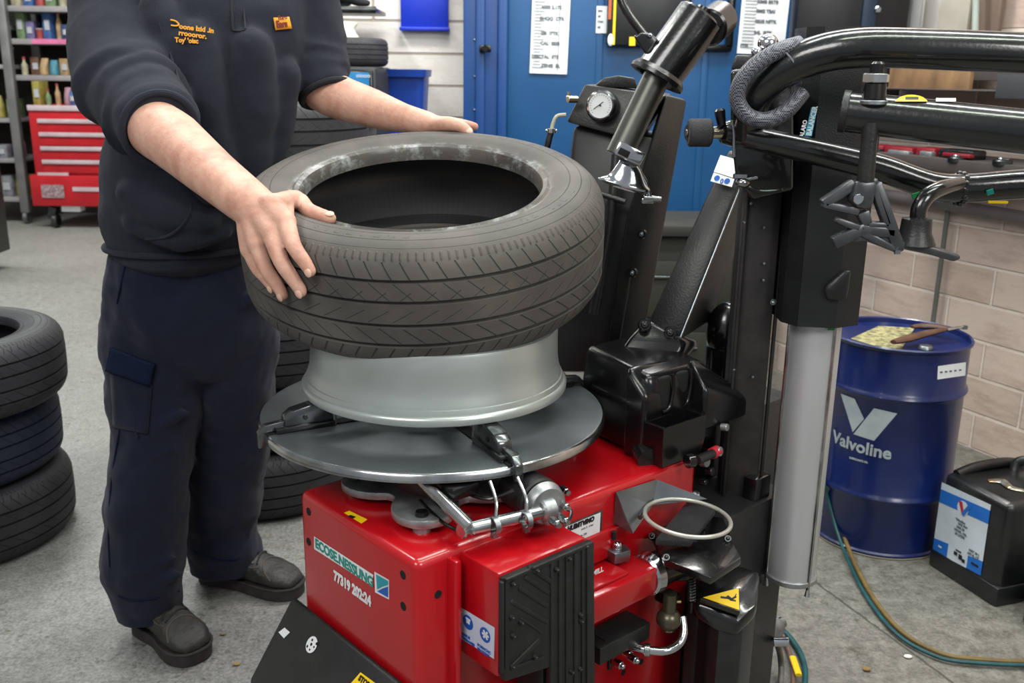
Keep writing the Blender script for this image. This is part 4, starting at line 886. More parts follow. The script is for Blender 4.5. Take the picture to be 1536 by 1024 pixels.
# mount head
mb = MB(); q0 = at(945, 226, yM-.03); 
def hpt(x, y, dy=0): return at(x, y, yM-.03+dy)
hm = MB()
Rn = basis((c2-c1).normalized(), (1, 0, 0))
hm.box(hpt(943, 230, -.002), (.052, .045, .026), Rn, bev=.004); mh = obj('head_clamp', hm, CHROME, TM)
hm = MB(); hm.box(hpt(936, 229, -.028), (.020, .004, .012), Rn, bev=.001); obj('clamp_window', hm, HOLE, mh)
hm = MB()
prof = [((930, 240), (956, 246), .018), ((922, 252), (962, 256), .022), ((913, 262), (968, 272), .028), ((903, 265), (975, 284), .032), ((897, 267), (972, 290), .020)]
secs = []
for (l, r_, dpt) in prof:
    a, b = hpt(*l), hpt(*r_); secs.append(((a+b)/2, (b-a)/2, Vector((0, dpt*.6, .006))))
hm.loft(secs, seg=28, round_ends=False); obj('mount_head', hm, CHROME, TM, 60)
hm = MB(); hm.tube([hpt(953, 246), hpt(962, 262), hpt(969, 275), hpt(974, 294)], .0042, seg=10); obj('head_finger', hm, CHROME, TM)
hm = MB(); hm.cyl(hpt(965, 297), hpt(992, 299), .0062, .0052, 14, bev=.001); hm.box(hpt(971, 301), (.022, .01, .010), None, bev=.002); obj('head_roller', hm, STEEL, TM)
# ---- helper tower: brown column, black cover, silver cylinder
Y1 = 1.72
col_pts = [at(1097, 262, Y1), at(1170, 262, Y1-.01)]
xl_, xr_ = .400, .470
mb = MB(); mb.box(((xl_+xr_)/2+.012, Y1+.045, .62), (xr_-xl_, .08, 1.14), Matrix.Rotation(radians(-8), 3, 'Z'), bev=.003); colm = obj('steel_column', mb, BRWN, TM)
for sx in (-.034, .036):
    mb = MB(); mb.box(((xl_+xr_)/2+.012+sx, Y1+.004, .86), (.005, .018, .62), Matrix.Rotation(radians(-8), 3, 'Z'), bev=.001); obj('column_flange', mb, BRWN, colm)
for (x, y) in ((1117, 334), (1146, 341), (1146, 395), (1145, 420), (1101, 554), (1129, 565), (1126, 305)):
    q = at(x, y, Y1-.003); bolt(colm, q, (0, -1, 0), .0032, ZINC, 'rivet', .002)
# dark backing behind column (rear of machine)
mb = MB(); mb.box((.47, 1.93, .34), (.30, .10, .68), RM, bev=.01); obj('rear_panel', mb, BLKM, TM)
Yc = 1.66
cyc = Vector((.552, Yc+.045, 0)); cyz0 = .405
mb = MB(); mb.cyl(cyc+ZZ*cyz0, cyc+ZZ*.95, .046, seg=48, bev=.002); sc_ = obj('pneumatic_cylinder', mb, ALUC, TM)
mb = MB(); mb.cyl(cyc+ZZ*(cyz0-.008), cyc+ZZ*(cyz0+.004), .050, seg=48, bev=.002); obj('end_cap', mb, ALU, sc_)
for an_ in (-62, -178, 20, 110):
    d_ = Vector((cos(radians(an_)), sin(radians(an_)), 0)); mb = MB(); mb.cyl(cyc+d_*.0475+ZZ*(cyz0-.012), cyc+d_*.0475+ZZ*.95, .0036, seg=10); obj('tie_rod', mb, STEEL, sc_)
    mb = MB(); mb.cyl(cyc+d_*.0475+ZZ*(cyz0-.026), cyc+d_*.0475+ZZ*(cyz0-.008), .0058, .003, 8); obj('tie_nut', mb, CHROME, sc_)
# black sheet cover, octagonal section, around the cylinder
cvx = [(-.072, -.03), (-.052, -.062), (.012, -.070), (.060, -.045), (.070, .03), (.03, .07), (-.05, .07), (-.072, .04)]
zt1 = at(1200, 478, Yc).z; mb = MB(); mb.rings([[Vector((cyc.x+x*s, cyc.y+y*s, z)) for x, y in cvx] for z, s in ((zt1-.01, 1), (zt1+.02, 1.0), (1.42, 1.02))]); cvr = obj('tower_cover', mb, BLKC, TM, 20)
for (x, y) in ((1185, 260), (1160, 453)): bolt(cvr, at(x, y, Yc-.02), (-.5, -1, 0), .0055, ZINC)
mb = MB(); q = at(1256, 430, Yc-.03); mb.loft([(q+Vector((.0, 0, -.02)), (.018, 0, 0), (0, .006, 0)), (q, (.02, 0, 0.0), (0, .008, 0)), (q+Vector((.012, 0, .026)), (.008, 0, 0), (0, .006, 0))], seg=20); obj('oval_grommet', mb, BLKM, cvr)
q = at(1247, 490, Yc-.005); mb = MB(); mb.box(q, (.012, .002, .012)); obj('green_tag', mb, mat('green_tag', '#1f8a4c', .5), sc_)
# vertical logo on the cover: white strip with blue letters
q = at(1207, 204, Yc-.032); dn = Vector((.9, -.35, 0)).normalized()
mb = MB(); q2 = at(1217, 161, Yc-.034); w_ = Vector((.011, -.001, 0)); mb.prism([q, q+w_, q2+w_*.9, q2], Vector((0, -.0006, 0))); obj('logo_strip', mb, CYAN, cvr, smooth=0)
text('logo_text', 'BALANCER', .0115, q+Vector((.0095, -.0016, .001)), q2-q, Vector((-1, 0, .1)), WPAINT, cvr, bold=.0004, sx=.82)
text('logo_text', 'ALARO', .0095, at(1205, 206, Yc-.036), q2-q, Vector((-1, 0, .1)), WPAINT, cvr, bold=.0004, sx=.9)
# ---- head block at the left of the arms
hull('arm_pivot_block', [at(x, y, Y_) for Y_ in (1.60, 1.72) for x, y in ((1096, 105), (1135, 98), (1190, 120), (1190, 285), (1128, 300), (1104, 270), (1096, 200))], BLK, TM, .006)
hull('pivot_top_plate', [at(x, y, Y_) for Y_ in (1.62, 1.70) for x, y in ((1104, 82), (1150, 84), (1145, 118), (1096, 104))], BLKM, TM, .004)
mb = MB(); c_ = at(1152, 66, 1.63); mb.sphere(c_, .0165, seg=24); mb.sphere(at(1135, 78, 1.62), .009, seg=16); obj('dome_nut', mb, CHROME, TM)
# main tubes
r_ = .0315
top_tube = [(2100, 100, 1.40), (1700, 88, 1.44), (1536, 80, 1.46), (1400, 74, 1.48), (1290, 72, 1.50), (1220, 84, 1.52), (1165, 112, 1.545), (1130, 150, 1.57), (1125, 200, 1.60)]
tubeP('helper_arm_tube', top_tube, [.029, .029, .029, .029, .029, .0285, .028, .028, .028], BLK)
low_tube = [(1120, 205, 1.58), (1160, 214, 1.57), (1240, 232, 1.56), (1320, 252, 1.55), (1395, 278, 1.54), (1450, 282, 1.53), (1536, 276, 1.52), (1700, 270, 1.50), (2100, 258, 1.46)]
tubeP('helper_arm_tube', low_tube, [.018, .019, .0205, .0215, .022, .0225, .023, .023, .023], BLK)
mb = MB(); q = at(1445, 283, 1.50); 
for k in range(14):
    a = 2*pi*k/14; p_ = at(1440, 283, 1.535)
    mb.sphere(p_+Vector((.002*cos(3*a), cos(a)*.023, sin(a)*.023)), .0055, seg=8)
obj('weld_bead', mb, BLK, TM)
for (x, y, c, w2) in ((1485, 288, TEAL, .010), (1497, 303, YEL, .03), (1374, 293, mat('green_tag', '#1f8a4c', .5), .012)):
    mb = MB(); q = at(x, y, 1.50); mb.box(q, (w2, .003, .004 if w2 > .02 else .008), Matrix.Rotation(radians(-20 if w2 < .02 else 0), 3, 'Y')); obj('paint_mark', mb, c, TM)
# fat cylinder in front
f0 = at(1266, 167, 1.43); f1 = at(2100, 261, 1.20)
n2_ = (f1-f0).normalized()
mb = MB(); mb.cyl(f0, f1, .029, .031, 40); fc = obj('slide_tube', mb, BLK, TM)
mb = MB(); mb.cyl(f0-n2_*.004, f0+n2_*.006, .030, seg=40, bev=.001); obj('tube_end_ring', mb, BLKM, TM)
hp_ = at(1370, 149, 1.37); mb = MB()
pp0 = [at(x, y, 1.395) for x, y in ((1342, 149), (1352, 142), (1366, 139), (1382, 142), (1392, 151))]
def onfat(x, y, off=.0008):
    # hit point on the slide tube surface
    d_ = ray(x, y).normalized(); o_ = CAM-f0; a_ = n2_; R_ = .0298+off+.001*0
    dv = d_-a_*d_.dot(a_); ov = o_-a_*o_.dot(a_); A2 = dv.dot(dv); B2_ = 2*dv.dot(ov); C2 = ov.dot(ov)-R_*R_; D2 = B2_*B2_-4*A2*C2
    t_ = (-B2_-sqrt(max(D2, 0)))/(2*A2); return CAM+d_*t_
def patch(name, x0, x1, ytop, ybot, m, parent, n=8, k=5, off=.0012, shape=None):
    mb = MB(); g = []
    for i in range(n+1):
        row = []; x = x0+(x1-x0)*i/n
        for j in range(k+1):
            yt = ytop(x) if callable(ytop) else ytop; yb_ = ybot(x) if callable(ybot) else ybot
            row.append(mb.bm.verts.new(onfat(x, yt+(yb_-yt)*j/k, off)))
        g.append(row)
    for i in range(n):
        for j in range(k): mb.bm.faces.new((g[i][j], g[i+1][j], g[i+1][j+1], g[i][j+1]))
    return obj(name, mb, m, parent, smooth=60)
patch('yellow_warning_label', 1343, 1391, lambda x: 151-9*sin(pi*(x-1343)/48)**.6, lambda x: 152, YEL, fc)
patch('white_label', 1404, 1434, 147, 152, WPAINT, fc)
patch('warning_pictogram', 1358, 1378, 145, 149, INK, fc, off=.0018)
# knob bolt on top
q = at(1312, 137, 1.40)
mb = MB(); mb.cyl(q-ZZ*.012, q+ZZ*.012, .0165, .015, 24, bev=.002); mb.cyl(q+ZZ*.012, q+ZZ*.040, .0095, seg=20, bev=.003); ck = obj('clamp_screw', mb, BLKP, TM)
mb = MB(); mb.cyl(q+ZZ*.012, q+ZZ*.024, .0185, seg=6, bev=.001); obj('hex_nut', mb, STEEL, ck); mb = MB(); mb.cyl(q-ZZ*.018, q-ZZ*.012, .019, seg=24, bev=.001); obj('washer', mb, ZINC, ck)
# hanging rod and bead press tool
r0 = at(1304, 205, 1.40); r1 = at(1298, 272, 1.40)
mb = MB(); mb.cyl(r0+ZZ*.02, r1, .0115, .012, 24); obj('hanging_rod', mb, DKSTL if False else BLKM, TM)
yt_ = 1.395
TL = mat('tool_dark_alloy', '#55585b', .32, .5, '#3d3f42', 20)
def tpoly(pts, y, d=.016, bev=.003, m=TL, name='press_tool'):
    mb = MB(); mb.prism([at(x, yy, y) for x, yy in pts], Vector((0, d, 0)), bev=bev); return obj(name, mb, m, TM)
def bar(a, b, w, y=yt_, d=.018, name='press_tool_arm'):
    A, B2_ = at(*a, y), at(*b, y); dr = (B2_-A).normalized(); nv = dr.cross(Vector((0, 1, 0))).normalized()
    mb = MB(); mb.prism([A+nv*w[0], B2_+nv*w[1], B2_-nv*w[1], A-nv*w[0]], Vector((0, d, 0)), bev=.003); return obj(name, mb, TL, TM)
tpoly(((1284, 272), (1318, 272), (1314, 290), (1312, 308), (1300, 315), (1286, 312), (1276, 300)), yt_-.006, .028, .006, name='tool_boss')
mb = MB(); q = at(1286, 298, yt_-.008); mb.cyl(q, q-Vector((0, .006, 0)), .0075, seg=16, bev=.001); obj('boss_bolt', mb, CHROME, TM)
bar((1284, 276), (1236, 307), (.008, .007)); bar((1236, 307), (1290, 318), (.005, .006)); bar((1315, 276), (1350, 374), (.009, .009)); bar((1290, 274), (1318, 273), (.005, .005))
bar((1296, 318), (1303, 338), (.009, .007)); bar((1303, 338), (1336, 338), (.005, .004)); bar((1336, 338), (1316, 280), (.004, .003))
bar((1300, 342), (1252, 366), (.008, .009)); bar((1290, 346), (1345, 350), (.009, .007)); bar((1296, 350), (1348, 376), (.006, .004)); bar((1256, 330), (1292, 344), (.004, .006))
tpoly(((1335, 345), (1352, 352), (1358, 376), (1346, 380), (1300, 362), (1270, 364), (1256, 370), (1252, 362), (1290, 350)), yt_+.004, .012, .003, name='tool_foot')
mb = MB(); q = at(1346, 378, yt_-.002); mb.box(q, (.008, .004, .006)); obj('tool_tip', mb, ZINC, TM)
# second tool: cone and paddle on a bent chrome arm
tubeP('bent_arm', [(1440, 275, 1.50), (1412, 282, 1.47), (1392, 293, 1.455), (1380, 310, 1.45), (1377, 326, 1.45)], [.010, .0115, .012, .012, .012], BLK)
q = at(1376, 326, 1.45); q2 = at(1374, 366, 1.45)
mb = MB(); mb.lathe([(.012, 0), (.0215, -.002), (.022, -.008), (.023, -.022), (.031, -.040), (.012, -.041)], q, seg=32); obj('cone_boss', mb, BLKM, TM)
tpoly(((1352, 362), (1388, 366), (1440, 382), (1443, 388), (1432, 393), (1395, 382), (1356, 374)), 1.43, .035, .005, name='paddle')
# roller on the left
rn = (at(1095, 200, 1.62)-at(1030, 200, 1.60)).normalized()
a = at(1032, 199, 1.60); b = at(1067, 199, 1.60)
mb = MB(); mb.cyl(a, b, .0225, .0225, 36, bev=.003); ro = obj('rubber_roller', mb, GRIP, TM)
mb = MB(); mb.cyl(a-rn*.001, a+rn*.004, .013, seg=24); obj('roller_recess', mb, HOLE, ro); mb = MB(); mb.cyl(a-rn*.004, a+rn*.003, .0058, seg=16, bev=.001); obj('roller_bolt', mb, CHROME, ro)
mb = MB(); mb.cyl(b, b+rn*.022, .010, seg=24); obj('roller_axle', mb, mat('warm_chrome', '#d8c8b4', .15, 1), TM)
mb = MB(); mb.lathe([(.010, 0), (.017, .004), (.022, .02), (.022, .035), (.01, .035)], b+rn*.016, basis(rn), 24); obj('roller_cone', mb, BLK, TM)
mb = MB(); a = at(1083, 190, 1.60); mb.cyl(a, at(1079, 163, 1.60), .007, .009, 18, bev=.003); obj('lock_lever', mb, BLKP, TM)
mb = MB(); mb.tube([at(1098, 180, 1.59), at(1101, 200, 1.59), at(1101, 235, 1.59)], .003, seg=8); obj('lever_spring', mb, ZINC, TM)
tubeP('pull_handle', [(1107, 270, 1.57), (1125, 282, 1.56), (1140, 287, 1.56), (1168, 286, 1.56), (1172, 282, 1.57)], .0035, BLKP, seg=10)
mb = MB(); q = at(1114, 274, 1.56); mb.sphere(q, .010, (1.2, 1, .8)); mb.cyl(q+ZZ*.004, at(1136, 266, 1.56), .0035, .003); mb.box(at(1110, 264, 1.56), (.02, .01, .006)); obj('catch', mb, STEEL, TM)
# braided hose loop + cable tie
hb_ = [(1200, 66, 1.53), (1168, 76, 1.52), (1135, 96, 1.52), (1112, 122, 1.525), (1106, 150, 1.53), (1122, 174, 1.53), (1150, 180, 1.53), (1180, 166, 1.53), (1204, 138, 1.54)]
braid = mat('braided_sleeve', '#3a3c42', .5, .2)
nt, N, L, P_ = nodes_of(braid)
tc = N.new('ShaderNodeTexCoord'); wv = N.new('ShaderNodeTexChecker'); wv.inputs['Scale'].default_value = 420; L.new(tc.outputs['Object'], wv.inputs[0]); wv.inputs[1].default_value = (.16, .17, .20, 1); wv.inputs[2].default_value = (.012, .012, .015, 1); L.new(wv.outputs[0], P_.inputs['Base Color'])
tubeP('braided_hose', hb_, .0125, braid, seg=20)
mb = MB(); tcn = at(1181, 96, 1.53); mb.lathe([(.0295, -.0012), (.031, -.0012), (.031, .0012), (.0295, .0012)], tcn+Vector((.001, .005, 0)), basis(Vector((.8, .1, .62))), 32, closed=True); obj('cable_tie', mb, mat('grey_tie', '#5f6268', .5), TM)
# cluttered fittings at rear right of cover
for (x, y, z, r_) in ((1052, 690, .66, .012), (1072, 676, .68, .009), (1060, 706, .64, .008), (1082, 640, .72, .007), (1050, 722, .62, .006)):
    mb = MB(); c_ = atz(x, y, z); mb.cyl(c_, c_+Vector((.01, -.008, .002)), r_, seg=12, bev=.001); obj('fitting', mb, [BLKP, DKSTL, ALU, mat('dark_red_plastic', '#7c1420', .4), ZINC][int(x) % 5], TM)
mb = MB(); mb.cyl(atz(1046, 690, .68), atz(1078, 676, .68), .0085, seg=16); obj('air_hose', mb, BLKM, TM)
mb = MB(); mb.cyl(atz(1068, 680, .68), atz(1076, 676, .68), .0105, seg=16); obj('red_hose_sleeve', mb, mat('red_sleeve', '#c0283a', .5), TM)
mb = MB(); mb.cyl(atz(1030, 692, .69), atz(1040, 690, .69), .0125, seg=16, bev=.001); obj('hose_clip', mb, BLK, TM)
mb = MB(); mb.sphere((.44, 1.93, .83), .05, (.8, .8, 1.3), seg=24); mb.cyl((.44, 1.93, .70), (.44, 1.93, .80), .038, seg=24); obj('air_filter_bowl', mb, BLK, TM)
for k, (x, y) in enumerate(((1098, 770), (1135, 730), (1128, 800))):
    mb = MB(); mb.box(at(x, y, 1.72), (.05, .03, .05), RM, bev=.004); obj('column_bracket', mb, BLK, TM)
# dark column extension to the floor
mb = MB(); mb.box((.462, 1.80, .25), (.13, .13, .5), RM, bev=.006); obj('column_foot', mb, BLKM, TM)
# fittings and hoses behind the foot post
mb = MB(); a = atz(1128, 960, .22); b = atz(1165, 938, .22); mb.cyl(a, b, .022, seg=24, bev=.002); mb.cyl(b, b+(b-a).normalized()*.02, .012, seg=16); obj('quick_coupler', mb, ZINC, TM)
mb = MB(); c_ = atz(1160, 962, .23); mb.cyl(c_, c_+Vector((.03, -.005, .004)), .010, seg=16, bev=.001); obj('coupler_nipple', mb, CHROME, TM)
for pts, r_, m_ in (([(1135, 870, .35), (1150, 920, .25), (1165, 960, .12), (1172, 1000, .03), (1168, 1060, .01)], .007, HOSEG), ([(1128, 890, .32), (1142, 935, .2), (1150, 985, .05), (1140, 1060, .01)], .0035, HOSEG)):
    mb = MB(); mb.tube([atz(x, y, z) for x, y, z in pts], r_, seg=10); obj('trailing_hose', mb, m_, TM)
# ---------------------------------------------------------------- mechanic
PT = thing('person', 'person in a dark fleece with rolled sleeves and navy work trousers holding the tilted tyre', 'person', (-.78, 2.15, 0))
dg = bpy.context.evaluated_depsgraph_get(); bpy.context.view_layer.update(); dg.update()
tme = T0.data; MW = T0.matrix_basis
tb = BVHTree.FromPolygons([MW @ v.co for v in tme.vertices], [tuple(p.vertices) for p in tme.polygons])
def hit(px, py, off):
    d_ = ray(px, py).normalized(); h, n, i, dist = tb.ray_cast(CAM, d_)
    if h is None: return None
    if n.dot(d_) > 0: n = -n
    return h+n*off
def seg_(mb, pts, rs): mb.limb(pts, rs, seg=16, n=3)
body = MB()
# camera-left arm (the right arm of the person)
elb = at(214, 176, 1.76); wr = at(382, 311, 1.475)
f1_ = at(262, 212, 1.68); f2_ = at(322, 263, 1.57)
body.limb([at(165, 20, 1.98), at(196, 120, 1.86), at(226, 184, 1.76), f1_, f2_, wr], [.062, .056, .052, .0505, .041, .0345], seg=28)
# palm: from the wrist over the tyre shoulder
def hp2(px, py, off, fb=1.43):
    h = hit(px, py, off); return h if h is not None else at(px, py, fb)
kn = {'index': hp2(438, 345, .019), 'middle': hp2(419, 357, .020), 'ring': hp2(402, 367, .019), 'little': hp2(389, 374, .017)}
wc = wr
palm_pts = [wr+Vector((.0, 0, 0)), (kn['index']+kn['little'])/2]
for k, r0_, r1_, wo in (('index', .021, .0165, .012), ('middle', .022, .0165, .004), ('ring', .021, .0155, -.005), ('little', .019, .0145, -.013)):
    side = (kn['index']-kn['little']).normalized()
    s_ = wr+side*wo; mid = s_.lerp(kn[k], .5)
    mid_h = (kn[k]-hp2(440, 345, 0)).length
    body.limb([s_, mid+Vector((0, -.003, .004)), kn[k]], [r0_, r0_*.95, r1_], seg=16)
body.limb([wr, wr.lerp((kn['index']+kn['little'])/2, .55), (kn['index']+kn['little'])/2], [.031, .027, .017], seg=20)
FING = {
 'index': [(438, 345), (452, 372), (464, 391), (472, 405)],
 'middle': [(419, 357), (436, 391), (449, 415), (459, 433)],
 'ring': [(402, 367), (413, 398), (424, 421), (432, 438)],
 'little': [(389, 374), (399, 398), (408, 415), (416, 428)]}
FR = {'index': [.0150, .0122, .0108, .0092], 'middle': [.0150, .0125, .0112, .0096], 'ring': [.0142, .0118, .0106, .0092], 'little': [.0130, .0104, .0094, .0080]}
tips = {}
for k, pts in FING.items():
    P3 = [kn[k]-Vector((0, 0, 0))]+[hp2(x, y, r+.0015) for (x, y), r in zip(pts[1:], FR[k][1:])]
    P3[1] = P3[1]+(P3[1]-hp2(*pts[1], 0)).normalized()*.004
    body.limb(P3, FR[k], seg=14, n=3); tips[k] = (P3[-2], P3[-1], (P3[-1]-hp2(*pts[-1], 0)).normalized(), FR[k][-1])
# knuckle bumps
for k in FING: body.sphere(kn[k]+Vector((0, -.002, .002)), FR[k][0]*1.04, seg=12)
th_ = [wr+Vector((.012, -.002, .008)), at(411, 306, 1.455), hp2(440, 311, .014), hp2(472, 324, .015), hp2(500, 333, .011)]
body.limb(th_, [.018, .0165, .0150, .0125, .0105], seg=16)
tips['thumb'] = (th_[-2], th_[-1], Vector((-.1, -.35, .9)).normalized(), .0105)
body.limb([th_[1], hp2(430, 322, .016), kn['index']], [.016, .013, .012], seg=12)
# other arm
e2 = at(486, 134, 2.10); w2_ = at(645, 186, 1.985)
body.limb([at(455, 0, 2.14), at(476, 90, 2.12), e2+Vector((0, 0, 0)), at(560, 163, 2.055), at(606, 177, 2.015), w2_], [.058, .052, .049, .0395, .029, .0225], seg=28)
p_kn = at(676, 190, 1.955)
for (kx, ky, Y_, pip, tip) in ((678, 186, 1.965, (697, 187, 1.985), (712, 190, 2.005)), (676, 186, 1.985, (693, 190, 2.01), (704, 200, 2.02)), (672, 187, 2.0, (688, 195, 2.02), (694, 210, 2.025)), (668, 189, 2.01, (680, 200, 2.028), (684, 214, 2.03))):
    body.limb([w2_, at(kx, ky, Y_), at(*pip), at(*tip)], [.0185, .0135, .0105, .0088], seg=14)
h2t = [w2_+Vector((.005, -.006, -.003)), at(672, 186, 1.945), at(690, 189, 1.935), at(703, 198, 1.93)]
body.limb(h2t, [.0175, .0155, .0125, .0100], seg=16)
# trunk and neck under the clothes
def msec(px0, px1, py, Y, dep, back=0):
    a, b = at(px0, py, Y), at(px1, py, Y); ax = (b-a)/2; ax = Vector((ax.x, ax.x*.22, 0)); return ((a+b)/2, ax, Vector((-dep*.2, dep, 0)))
trunk = [msec(215, 350, 420, 2.19, .10), msec(215, 360, 300, 2.16, .11), msec(235, 390, 150, 2.13, .11), msec(235, 410, 30, 2.11, .10), msec(245, 395, -50, 2.12, .08)]
body.loft(trunk, seg=32)
for l in (((225, 420, 2.19), (222, 640, 2.16), (215, 890, 2.10)), ((335, 420, 2.24), (345, 640, 2.28), (330, 850, 2.34))):
    body.limb([at(*p) for p in l], [.075, .052, .036], seg=20)
nb = at(318, -60, 2.10); nt_ = nb+Vector((.03, -.05, .13)); body.limb([nb-ZZ*.04, nb+ZZ*.03, nt_], [.075, .062, .060], seg=24)
hc_ = nt_+Vector((.02, -.05, .11))     # head centre, looking down at the tyre
Rh = (Matrix.Rotation(radians(18), 3, 'Z') @ Matrix.Rotation(radians(28), 3, 'X'))
def hd(x, y, z): return hc_+Rh @ Vector((x, y, z))
body.sphere(hd(0, .015, .03), .093, (.84, 1.05, 1.0), Rh, 32)
body.loft([(hd(0, .0, -.02), Rh @ Vector((.066, 0, 0)), Rh @ Vector((0, .075, 0))), (hd(0, -.02, -.065), Rh @ Vector((.055, 0, 0)), Rh @ Vector((0, .058, 0))), (hd(0, -.045, -.105), Rh @ Vector((.032, 0, 0)), Rh @ Vector((0, .035, 0)))], seg=24)
body.limb([hd(0, -.085, .02), hd(0, -.105, -.012), hd(0, -.108, -.03)], [.010, .013, .014], seg=12)
body.limb([hd(-.045, -.078, .032), hd(0, -.093, .034), hd(.045, -.078, .032)], [.010, .012, .010], seg=12)
for s in (-1, 1):
    body.sphere(hd(s*.078, .01, -.01), .028, (.35, .7, 1.1), Rh, 14); body.limb([hd(s*.045, -.07, -.02), hd(s*.03, -.085, -.035)], [.018, .014], seg=10)
body.limb([hd(-.022, -.092, -.062), hd(0, -.100, -.060), hd(.022, -.092, -.062)], [.007, .009, .007], seg=10)
body.limb([hd(-.018, -.088, -.074), hd(0, -.096, -.075), hd(.018, -.088, -.074)], [.007, .010, .007], seg=10)
bo = obj('body', body, SKIN, PT)
rm = bo.modifiers.new('remesh', 'REMESH'); rm.mode = 'VOXEL'; rm.voxel_size = .0032; rm.use_smooth_shade = True
s2 = bo.modifiers.new('smooth', 'SMOOTH'); s2.factor = .5; s2.iterations = 5
# nails
for k, (a, b, n, r) in tips.items():
    d_ = (b-a).normalized(); n = (n-d_*n.dot(d_)).normalized(); s_ = d_.cross(n); R = Matrix((s_, d_, n)).transposed()
    mb = MB(); mb.sphere(b+n*r*.80+d_*r*.12, 1, (r*.64, r*.82, r*.26), R, 14); obj('fingernail', mb, NAIL, PT)
a, b = h2t[-2], h2t[-1]; d_ = (b-a).normalized(); n = Vector((.1, -1, .5)); n = (n-d_*n.dot(d_)).normalized(); s_ = d_.cross(n)
mb = MB(); mb.sphere(b+n*.0072, 1, (.0065, .0085, .003), Matrix((s_, d_, n)).transposed(), 14); obj('fingernail', mb, NAIL, PT)
mb = MB()
for s in (-1, 1): pass
for s in (-1, 1):
    mb = MB(); mb.sphere(hd(s*.032, -.078, .010), .0125, seg=16); e_ = obj('eye', mb, WPAINT, PT); mb = MB(); mb.sphere(hd(s*.032, -.088, .007), .005, seg=12); obj('iris', mb, INK, e_)
mb = MB(); mb.sphere(hd(0, .030, .048), .096, (.86, 1.03, .96), Rh, 32); mb.sphere(hd(0, .06, 0), .078, (.95, .75, 1.1), Rh, 24); hr = obj('hair', mb, HAIR, PT)
q_ = hr.modifiers.new('remesh', 'REMESH'); q_.mode = 'VOXEL'; q_.voxel_size = .006; q_.use_smooth_shade = True
# ---- fleece
fl = MB()
tor = [msec(170, 384, 362, 2.15, .145), msec(163, 392, 346, 2.15, .156), msec(161, 398, 310, 2.13, .165), msec(163, 412, 250, 2.11, .160), msec(176, 436, 170, 2.09, .150), msec(186, 456, 90, 2.07, .142), msec(180, 462, 20, 2.07, .135), msec(185, 455, -30, 2.09, .115), msec(235, 405, -75, 2.10, .085), msec(275, 370, -100, 2.11, .07)]
fl.loft(tor, seg=48, power=2.3)
def fold_limb(mb, pts, rs, folds, seg=48, n=14):
    P = smoothpath([at(*p) for p in pts], n); k = len(P); x = None; rings = []
    rad = []
    for i in range(k):
        u = i/(k-1)*(len(rs)-1); j = min(int(u), len(rs)-2); rad.append(rs[j]*(1-(u-j))+rs[j+1]*(u-j))
    d0 = (P[0]-P[1]).normalized()
    full = [(P[0]+d0*rad[0]*q*.6, rad[0]*sqrt(1-q*q), 0) for q in (.95, .6)]+[(p, r, i/(k-1)) for i, (p, r) in enumerate(zip(P, rad))]
    for i, (p, r, t) in enumerate(full):
        d = full[min(i+1, len(full)-1)][0]-full[max(i-1, 0)][0]; B = basis(d, x); x = B.col[0].copy(); ring = []
        for a in range(seg):
            th_a = 2*pi*a/seg; q = r
            for (c, w, h_, ph, sl) in folds:
                cc = c+sl*sin(th_a+ph); amp = h_*(.55+.45*cos(th_a*1.0+ph*1.7)); q += amp*(math.exp(-((t-cc)/w)**2)-.55*math.exp(-((t-cc-w*1.6)/w)**2))
            ring.append(p+B @ Vector((q*cos(th_a), q*sin(th_a), 0)))
        rings.append(ring)
    mb.rings(rings); return P, rad
tmb = MB(); tmb.loft(tor, seg=48, power=2.3); tbv = BVHTree.FromBMesh(tmb.bm); tmb.bm.free()
for pts_, r_, h_ in (([(262, 150), (285, 215), (318, 280)], .045, .006), ([(296, 60), (306, 150), (330, 240)], .05, .005), ([(428, 110), (415, 180), (398, 240)], .045, .006), ([(378, 70), (382, 160), (372, 250)], .05, .005), ([(195, 290), (245, 318), (310, 330)], .04, .006), ([(200, 335), (270, 352), (335, 348)], .035, .006), ([(238, 10), (258, 60), (276, 120)], .045, .006)):
    C_ = []
    for (x_, y_) in pts_:
        dd_ = ray(x_, y_).normalized(); hh, nn_, ii, ds_ = tbv.ray_cast(CAM, dd_)
        if hh is None: continue
        if nn_.dot(dd_) > 0: nn_ = -nn_
        C_.append(hh-nn_*(r_-h_))
    if len(C_) == 3: fl.limb(C_, [r_-h_*2, r_, r_-h_*2], seg=24)
P1, R1 = fold_limb(fl, [(188, -35, 2.07), (172, 10, 2.02), (176, 70, 1.95), (196, 130, 1.87), (222, 172, 1.80), (240, 193, 1.735)], [.088, .092, .092, .088, .080, .0655],
    ((.55, .030, .009, .5, .05), (.64, .022, .012, 2.0, .045), (.73, .022, .012, 3.6, .04), (.80, .018, .011, 5.0, .035), (.87, .018, .012, 1.2, .03), (.95, .02, .007, 0, .0)))
P2, R2 = fold_limb(fl, [(425, -45, 2.13), (450, 0, 2.14), (464, 60, 2.13), (476, 105, 2.11), (489, 139, 2.09)], [.085, .082, .074, .066, .0545],
    ((.5, .03, .006, 1, .06), (.68, .03, .009, 2.6, .05), (.84, .03, .009, 4.4, .04)))
fo = obj('fleece', fl, FLEECE, PT)
rm = fo.modifiers.new('remesh', 'REMESH'); rm.mode = 'VOXEL'; rm.voxel_size = .006; rm.use_smooth_shade = True
s2 = fo.modifiers.new('smooth', 'SMOOTH'); s2.factor = .5; s2.iterations = 8
tx = bpy.data.textures.new('cloth_folds', 'CLOUDS'); tx.noise_scale = .16; tx.noise_depth = 1
dm = fo.modifiers.new('folds', 'DISPLACE'); dm.texture = tx; dm.strength = .020; dm.mid_level = .5
